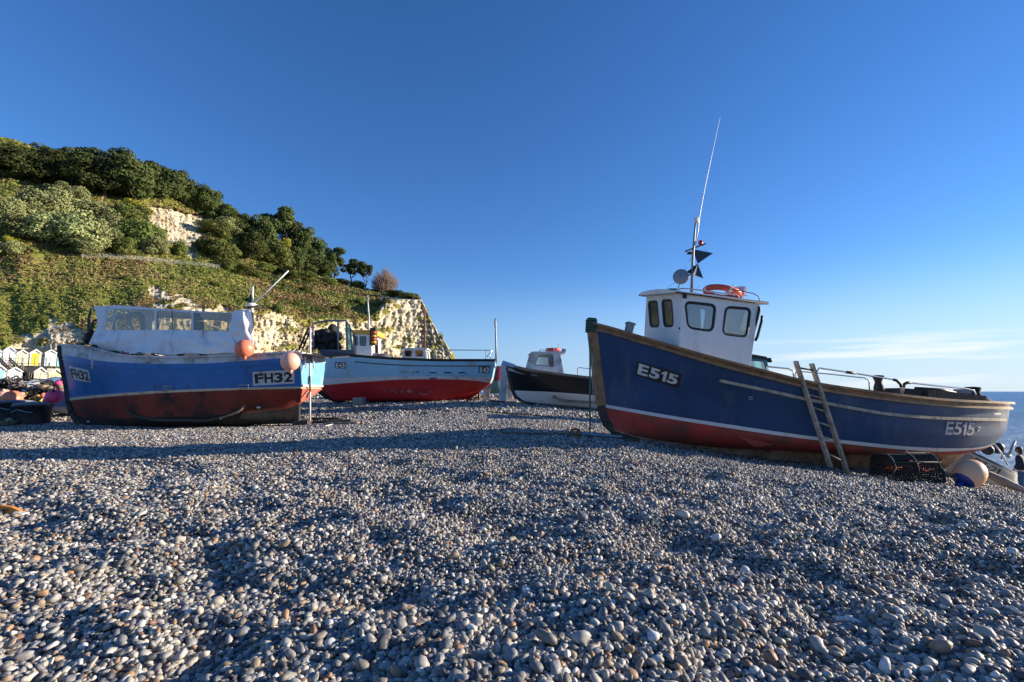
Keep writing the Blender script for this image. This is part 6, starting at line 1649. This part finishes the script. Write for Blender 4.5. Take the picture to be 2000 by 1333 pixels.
br_ = [(.15,.10),(.14,.10),(.17,.10),.055,.06,.085,.05,.06,.045,.035,.03,.06,.045,.035,.03,.085,.06,.04,.035,.085,.06,.04,.035]
skin_obj('body', bp_, be_, br_, SKIN, per, None)
m_ = MB(); hd = Vector((0,.02,1.64))
def hw(o): return o
hb_ = MB(); hb_.ball(hd + Vector((0,-.02,.01)), (.095,.105,.125), 14, 10); hb_.ball(hd + Vector((0,-.06,-.06)), (.085,.06,.10), 12, 8)
def local_build(mb, name, m1, parent):
    me = bpy.data.meshes.new(name); me.from_pydata(mb.v, [], mb.f); me.materials.append(m1); me.polygons.foreach_set('use_smooth', mb.s); me.update()
    o = bpy.data.objects.new(name, me); COL.objects.link(o); o.parent = parent; return o
local_build(hb_, 'hair', HAIR, per)
fm = MB(); fm.ball(hd+Vector((0,.095,-.01)), (.014,.022,.02), 8, 6)
for s_ in (-1, 1): fm.ball(hd+Vector((.085*s_,.01,-.01)), (.012,.02,.03), 8, 6)
local_build(fm, 'nose_and_ears', SKIN, per)
em = MB()
for s_ in (-1, 1): em.ball(hd+Vector((.032*s_,.088,.015)), .010, 6, 5)
em.ball(hd+Vector((0,.09,-.05)), (.022,.006,.005), 6, 4); local_build(em, 'eyes_and_mouth', HAIR, per)
skin_obj('jacket', [(0,0,.86),(0,0,1.08),(0,0,1.30),(0,0,1.45),(.18,0,1.40),(.235,.02,1.14),(.21,.12,.97),(-.18,0,1.40),(-.235,.02,1.14),(-.21,.12,.97)], [(0,1),(1,2),(2,3),(2,4),(4,5),(5,6),(2,7),(7,8),(8,9)], [(.20,.15),(.19,.14),(.21,.14),.08,.09,.075,.06,.09,.075,.06], J, per, None)
skin_obj('jeans', [(0,0,.92),(.095,0,.80),(.105,.02,.48),(.105,-.01,.12),(-.095,0,.80),(-.105,.02,.48),(-.105,-.01,.12)], [(0,1),(1,2),(2,3),(0,4),(4,5),(5,6)], [(.17,.13),.11,.085,.07,.11,.085,.07], JE, per, None)
hm_ = MB()
for s_ in (-1, 1):
    b0 = Vector((.20*s_,.19,.87))
    for q, (dx, ln) in enumerate(((-.03,.07),(-.01,.085),(.01,.08),(.03,.065))):
        a = b0 + Vector((dx*.6,.01,-.02)); hm_.tube([a, a+Vector((dx*.2,.02,-ln*.55)), a+Vector((dx*.2,.01,-ln))], [.010,.009,.007], 6)
    a = b0 + Vector((-.03*s_,.01,.0)); hm_.tube([a, a+Vector((-.02*s_,.02,-.03)), a+Vector((-.02*s_,.03,-.055))], [.011,.010,.008], 6)
local_build(hm_, 'fingers', SKIN, per)
sh_ = MB()
for s_ in (-1, 1): sh_.ball(Vector((.105*s_,.06,.045)), (.055,.14,.055), 12, 8)
local_build(sh_, 'shoes', BLACK, per)

# ================================================================== beach huts on the terraces
HW = mat('hut_white', (.78,.77,.72), .6, var=.05); HC = mat('hut_cream', (.72,.66,.46), .6, var=.05); HY = mat('hut_yellow_door', (.85,.72,.04), .5, var=.05); HA = mat('hut_aqua', (.28,.66,.72), .6, var=.05); HP = mat('hut_pale_blue', (.60,.75,.80), .6, var=.05)
HYC = mat('hut_pale_yellow', (.75,.66,.34), .6, var=.05); ROOFD = mat('dark_felt_roof', (.035,.038,.042), .9, var=.2); ROOFL = mat('pale_felt_roof', (.5,.5,.48), .8, var=.1)
def hut(u0, u1, vp_, ve, vb, D, wall, door, roofm, label, doorw=.5, depth=2.6, small=False):
    A = P(u0, vb, D(u0)); B = P(u1, vb, D(u1)); B.z = A.z; base = (A+B)/2; w = (B-A).length; um = (u0+u1)/2; he = P(um, ve, D(um)).z - P(um, vb, D(um)).z; hp = P(um, vp_, D(um)).z - P(um, vb, D(um)).z
    t_ = thing('beach_hut', base, label, 'beach hut', 'beach huts along the terraces')
    x = (B-A).normalized(); yv = Vector((-x.y, x.x, 0))
    O = A
    pent = [O, O+x*w, O+x*w+Vector((0,0,he)), O+x*w*.5+Vector((0,0,hp)), O+Vector((0,0,he))]
    m_ = MB(); m_.prism(pent, yv*depth); wl = m_.build('wall', wall, t_)
    m_ = MB()
    for s0, s1 in ((0,.5),(1,.5)):
        a = O + x*w*s0 + Vector((0,0,he)); b_ = O + x*w*s1 + Vector((0,0,hp)); d = (a-b_).normalized(); a2 = a + d*.16; n_ = Vector((0,0,.05))
        m_.prism([a2-yv*.12+n_*.4, b_-yv*.12+n_*.4, b_-yv*.12+n_*2.2, a2-yv*.12+n_*2.2], yv*(depth+.2))
    m_.build('roof', roofm, t_)
    dm = MB(); dx0 = w*(.5-doorw/2)
    dm.prism([O+x*dx0-yv*.03+Vector((0,0,.03)), O+x*(w-dx0)-yv*.03+Vector((0,0,.03)), O+x*(w-dx0)-yv*.03+Vector((0,0,he*.98)), O+x*dx0-yv*.03+Vector((0,0,he*.98))], yv*.028)
    dd = dm.build('door', door, t_)
    m_ = MB(); m_.beam(O+x*w*.5-yv*.045+Vector((0,0,.06)), O+x*w*.5-yv*.045+Vector((0,0,he*.95)), .03, .02, up=yv); m_.ball(O+x*w*.47-yv*.06+Vector((0,0,he*.5)), .04, 6, 4); m_.build('door_handle', GREYM, dd)
    m_ = MB()
    for s0, s1 in ((0,.5),(1,.5)):
        a = O + x*w*s0 + Vector((0,0,he)) - yv*.14; b_ = O + x*w*s1 + Vector((0,0,hp)) - yv*.14; m_.beam(a, b_, .04, .14, up=(0,0,1))
    m_.build('bargeboard', HW, t_)
    return t_
def DK(c): return lambda u: c/(1-(u-1000)/FPX)
DU, DL = DK(137.0), DK(121.0)
hut(-28,2,676,688,714,DU,HP,HA,ROOFD,'pale blue beach hut at the end of the upper row, mostly cut by the frame')
hut(4,29,677,686,713,DU,HP,HW,ROOFL,'pale blue beach hut beside the top of the steps, upper row',.5)
hut(30,54,684,691,714,DU,HC,HC,ROOFL,'cream beach hut between the pale blue hut and the yellow-door hut, upper row',.6)
hut(56.5,79,683,690,714.5,DU,HW,HY,ROOFL,'white beach hut with a bright yellow door, upper row',.66)
hut(86,109,683.5,690,715,DU,HP,HW,ROOFL,'white beach hut beside the aqua one, upper row above the cream hut',.6)
hut(111,132,684,691,716,DU,HA,HA,ROOFL,'aqua beach hut half hidden by the bow of FH32, upper row',.6)
hut(-14,11,714,723,744,DL,HW,HA,ROOFL,'white beach hut with an aqua door, lower row at the frame edge',.6)
hut(13,42,718,726,746,DL,HW,HW,ROOFL,'plain white beach hut in the lower row below the steps',.6)
hut(65,90,718,727,748,DL,HC,HC,ROOFL,'cream beach hut with pale roof in the lower row',.6)
hut(94,122,721,731,748,DL,HYC,HYC,ROOFL,'pale yellow beach hut beside the bow of FH32, lower row',.6)
hut(124,148,722,731,749,DL,HW,HC,ROOFL,'white beach hut behind the bow of FH32, lower row',.6)
# terraces, dark tarred wall behind the huts, steps and railing
tw = MB(); a = P(-60,716,DU(-60)-1.2); b_ = P(150,717,DU(150)-1.2)
tw.prism([Vector((a.x-25,a.y-25,a.z)), Vector((b_.x+6,b_.y+6,a.z)), Vector((b_.x+6,b_.y+6,-1)), Vector((a.x-25,a.y-25,-1))], Vector((-9,9,0)))
o = tw.build('terrace', mat('terrace_wall', (.45,.43,.38), .9, var=.15, bump=.3)); tag(o, kind='structure')
o = MB().prism([P(-60,679,DU(-60)+4), P(128,685,DU(128)+4), P(128,716,DU(128)+4), P(-60,716,DU(-60)+4)], (-.5,.5,0)).build('dark_shed', ROOFD, None, loc=P(34,716,DU(34)+4)); tag(o, 'long dark tarred shed wall rising behind the upper row of beach huts', 'shed')
o = MB().prism([P(43,717,DL(43)+3), P(92,717,DL(92)+3), P(92,745,DL(92)+3), P(43,745,DL(43)+3)], (-.5,.5,0)).build('dark_shed', ROOFD, None, loc=P(67,745,DL(67)+3)); tag(o, 'dark tarred shed between the white and cream huts of the lower row', 'shed')
rt = thing('terrace_railing', P(70,715,DU(70)-1), 'thin grey railing along the edge of the upper hut terrace', 'railing')
for u in (45, 68, 90, 122, 20, 140): MB().tube([P(u,717,DU(u)-1.3), P(u,700,DU(u)-1.3)], .06, 5).build('post', GREYM, rt)
m_ = MB()
for v in (700, 706, 711): m_.tube([P(18,v-.5,DU(18)-1.3), P(140,v+1,DU(140)-1.3)], .03, 4)
m_.build('rail', GREYM, rt)
for i, (ua, va, ub, vb) in enumerate(((-6,694,40,742),(18,699,64,742))):
    st = thing('steps', P(ub,vb,DL(ub)-1), ('dark wooden steps rising across the plain white hut', 'dark wooden steps rising from beside the cream lower hut')[i], 'steps')
    for dv in (0, 5.5): MB().beam(P(ua,va+dv,DU(ua)-2.5), P(ub,vb+dv,DL(ub)-1), .12, .12).build('handrail' if dv == 0 else 'stringer', DARKW, st)
    m_ = MB()
    for k in range(12):
        f = k/12; p = P(ua+(ub-ua)*f, va+5.5+(vb-va)*f, (DU(ua)-2.5)*(1-f)+(DL(ub)-1)*f); m_.box(p, (.9,.3,.06)); m_.beam(p, p+Vector((0,0,.85)), .05, .05)
    m_.build('treads', WOODG, st)

# ================================================================== gear heaped beside FH32
def heap(name, u0, u1, v0, v1, D0, D1, n_, mats_, label, cat, seed, tubes=True):
    r_ = random.Random(seed); m_ = MB()
    c = P((u0+u1)/2, v1, (D0+D1)/2)
    for k in range(n_):
        u = r_.uniform(u0, u1); f = r_.random(); v = v1 + (v0-v1)*f*math.sin(math.pi*max(.06, min(.94, (u-u0)/(u1-u0))))**.5
        D = r_.uniform(D0, D1); p = P(u, v, D); mi = r_.randrange(len(mats_))
        if k % 3 or not tubes: m_.ball(p, (r_.uniform(.06,.18), r_.uniform(.06,.16), r_.uniform(.03,.09)), 7, 5, mi=mi, rot=Matrix.Rotation(r_.uniform(-.6,.6), 3, 'Y'))
        else:
            q = p + Vector((r_.uniform(-.4,.4), r_.uniform(-.3,.1), r_.uniform(-.12,.18))); m_.tube([p, p.lerp(q,.5)+Vector((0,0,r_.uniform(0,.15))), q], .022, 5, mi=mi)
    o = m_.build(name, mats_, None, loc=c); return tag(o, label, cat)
heap('net_heap', -30, 52, 742, 770, 17.5, 20, 260, [NET, NET, mat('grey_brown_net', (.14,.11,.10), .9, var=.4)], 'big heap of black nets between the white beach hut and the black tub', 'nets', 3)
heap('gear_heap', 72, 104, 748, 776, 16.5, 18, 150, [NET, WOODG, DARKW], 'heap of dark pots and rope behind the magenta buoy', 'fishing gear', 5)
heap('gear_heap', 104, 132, 752, 778, 17.5, 18.5, 80, [NET, WOODG, mat('pink_line', (.6,.2,.25), .8)], 'low heap of rope and floats close to the stem of FH32', 'fishing gear', 6)
heap('net_heap', 48, 76, 762, 780, 16.2, 17, 50, [NET, mat('yellow_line', (.55,.42,.05), .8), NET], 'black netting with yellow line heaped on the tub lid', 'nets', 7)
heap('orange_net', -22, 15, 776, 792, 15.3, 15.9, 60, [mat('orange_net_line', (.75,.28,.04), .8), mat('deep_orange_line', (.6,.16,.03), .8)], 'tangle of orange netting on the black tub at the frame edge', 'nets', 8)
for u, v, D, r_, m1, lb in ((24,779,15.6,.27,BUOYO,'orange buoy on the black tub beside the orange netting'),(9,772,16.2,.2,BUOYP,'pale pink buoy behind the orange buoy on the tub'),(43,773,16.1,.11,BUOYP,'small pale pink float just beside the orange buoy on the tub'),
                        (106,775,15.4,.235,BUOYM,'bright magenta buoy standing against the light blue skiff'),(50,767,16.8,.12,mat('white_float', (.7,.68,.64), .5),'small white float on the black nets above the tub'),(61,762,17,.13,mat('white_float2', (.62,.6,.6), .5),'greyish white float highest on the black nets'),(114,749,17.6,.12,BUOYM,'small pink float on the heap close to FH32'),(85,773,15.9,.09,BUOYO,'tiny orange float between the tub and the magenta buoy')):
    c = P(u, v, D); buoy('float_buoy', c, r_, m1, lb, 'floats among the gear beside FH32', (.3,-.5,.8), .92)
# black tub
tb_ = P(62,822,15.0); tb_.z = gz(tb_.x, tb_.y)
def tub(u, Dd, r_, h, label):
    c = P(u, 822, Dd); c.z = gz(c.x, c.y)-.02; t_ = thing('fish_tub', c, label, 'tub', 'black tubs beside FH32')
    BP = mat('black_tub_plastic', (.02,.02,.021), .45, var=.2, dirt=(.10,.095,.09), dirt_amt=.5)
    MB().lathe(c, [(r_*.9,0),(r_*.94,.05),(r_,h*.9),(r_*1.05,h*.91),(r_*1.05,h),(r_*.97,h),(r_*.92,.1)], 28).build('tub_body', BP, t_)
    MB().lathe(c, [(r_*.96,h+.0),(r_*1.02,h+.01),(r_*.98,h+.05),(r_*.4,h+.09),(0,h+.10)], 28).build('lid', mat('grey_lid', (.16,.19,.21), .6, var=.2), t_)
    m_ = MB(); m_.tube([c+Vector((r_*1.02*math.cos(a), r_*1.02*math.sin(a), h*.80-.1*abs(math.sin(2*a)))) for a in np.linspace(-2.3,-.8,10)], .012, 5); m_.build('rope_handle', ROPEB, t_)
tub(62, 15.1, .46, .62, 'black round plastic tub with grey lid beside the bow of FH32')
tub(20, 15.6, .50, .60, 'black plastic tub in shade at the frame edge, next to the lidded one')
# light blue skiff between tub and FH32 bow, and tarpaulin-covered boats behind
sk = Frame(88, 770, 16.6, 0)
mb, hbk, rwk = make_hull(sk, [([(92,786),(110,772),(130,765),(170,762)],.6,T1), ([(97,795),(112,795),(132,795),(165,795)],.5,T1), ([(104,808),(115,808),(135,808),(160,808)],.08,[(0,1),(1,1)])], [(0,1,4),(1,2,4)], N_=24, deck=.12, inner=0)
t_ = thing('skiff', sk.pt(1, 0, gz(sk.pt(1,0,0).x, sk.pt(1,0,0).y)), 'light blue skiff between the black tub and the stem of FH32', 'skiff'); mb.build('hull', [mat('skiff_blue', (.12,.26,.55), .5, var=.15), mat('skiff_white', (.5,.52,.55), .5)], t_)
m_ = MB(); m_.rail(side_path(sk, rwk[0], 1, .01, 0), .05, .05); m_.build('gunwale', OLDW, t_)
def covered(u0, u1, v0, v1, D, m1, label):
    A = P(u0, v1, D); B = P(u1, v1, D); h = P(u0, v0, D).z - A.z; g = gz((A.x+B.x)/2, D); t_ = thing('covered_boat', Vector(((A.x+B.x)/2, D, g)), label, 'boat')
    n1, n2 = 16, 8; V_ = []
    for j in range(n2+1):
        for i in range(n1+1):
            x = i/n1; y = j/n2; w = .9*math.sin(math.pi*(.12+.8*x))**.5
            V_.append(A.lerp(B, x) + Vector((0, (y-.5)*2*w, h*(1-(2*y-1)**2)**.6*(.55+.45*x) + .05*math.sin(9*x+5*y))))
    m_ = MB(); m_.add(V_, [(j*(n1+1)+i, j*(n1+1)+i+1, (j+1)*(n1+1)+i+1, (j+1)*(n1+1)+i) for j in range(n2) for i in range(n1)], 0, True); m_.build('tarpaulin', m1, t_)
    m_ = MB(); top = [A.lerp(B, i/n1) + Vector((0, s_*.9*math.sin(math.pi*(.12+.8*i/n1))**.5, -.0)) for s_ in (-1, 1) for i in range(n1+1)]
    bot = [Vector((p.x, D + (p.y-D)*.4, g)) for p in top]; N1 = n1+1; F_ = []
    for s_ in (0, N1):
        for i in range(n1): F_.append((s_+i, s_+i+1, 2*N1+s_+i+1, 2*N1+s_+i))
    F_.append((0, N1, 3*N1, 2*N1)); F_.append((n1, N1+n1, 3*N1+n1, 2*N1+n1)); m_.add(top+bot, F_, 0); m_.build('hull', WHITEL, t_)
covered(46, 92, 741, 754, 24, mat('grey_tarp', (.36,.37,.40), .6, bump=.4, bscale=3), 'boat under a grey-white tarpaulin below the cream beach hut')
covered(86, 128, 736, 748, 26, mat('blue_tarp', (.10,.17,.32), .6, bump=.4, bscale=3), 'boat under a blue tarpaulin near the stem of FH32')

# sea kale tuft and orange plastic strip on the shingle
def tuft(u, v, D, s_, label, seed):
    r_ = random.Random(seed); c = P(u, v, D); c.z = gz(c.x, c.y); m_ = MB()
    for k in range(46):
        a = r_.uniform(0, 6.28); l = r_.uniform(.5, 1)*s_; d = Vector((math.cos(a), math.sin(a), 0)); up = r_.uniform(.3, 1.1)
        p1 = c + d*l*.4 + Vector((0,0,l*up*.6)); p2 = c + d*l*.9 + Vector((0,0,l*up*.7)); sd_ = Vector((-d.y, d.x, 0))*l*.22
        m_.add([c, p1-sd_, p2, p1+sd_], [(0,1,2,3)])
    o = m_.build('kale_plant', mat('sea_kale_leaf', (.22,.27,.17), .7, var=.2), None, loc=c); tag(o, label, 'plant')
tuft(14, 822, 14.4, .34, 'grey-green leafy plant growing in front of the shaded black tub', 2)
ob = P(-6,1003,4.45); zb_ = gz(ob.x, ob.y)
ost = thing('plastic_strip', (ob.x, ob.y, zb_), 'curved slotted orange plastic strip half buried at the frame edge', 'plastic debris')
m_ = MB(); pts = []
for u, v in [(-50,1000),(-25,991),(0,987.5),(22,991),(40,999),(49,1007)]:
    pts.append(P(u, v, 4.45))
for i in range(len(pts)): pts[i].z += .0
top = pts; inn = [p + Vector((-.03, .06, -.012)) for p in pts]
VV = []; 
for i, p in enumerate(top):
    w = .055*math.sin(math.pi*(.15+.85*(1-i/(len(top)-1))))**.7; VV += [p, p+Vector((-.01,-.0,-w-.01)), p+Vector((-.01,.03,-w-.01)), p+Vector((0,.03,0))]
F_ = []
for i in range(len(top)-1):
    for j in range(4): F_.append((i*4+j, i*4+(j+1)%4, (i+1)*4+(j+1)%4, (i+1)*4+j))
F_ += [(3,2,1,0), tuple(4*(len(top)-1)+j for j in range(4))]
m_.add(VV, F_); m_.build('strip', mat('faded_orange_plastic', (.72,.27,.04), .5, var=.12), ost)
m_ = MB()
for i in range(4): 
    p = top[i].lerp(top[i+1], .55) + Vector((0,-.003,-.03)); m_.beam(p-(top[i+1]-top[i]).normalized()*.025, p+(top[i+1]-top[i]).normalized()*.025, .014, .006)
m_.build('slots', BLACK, ost)
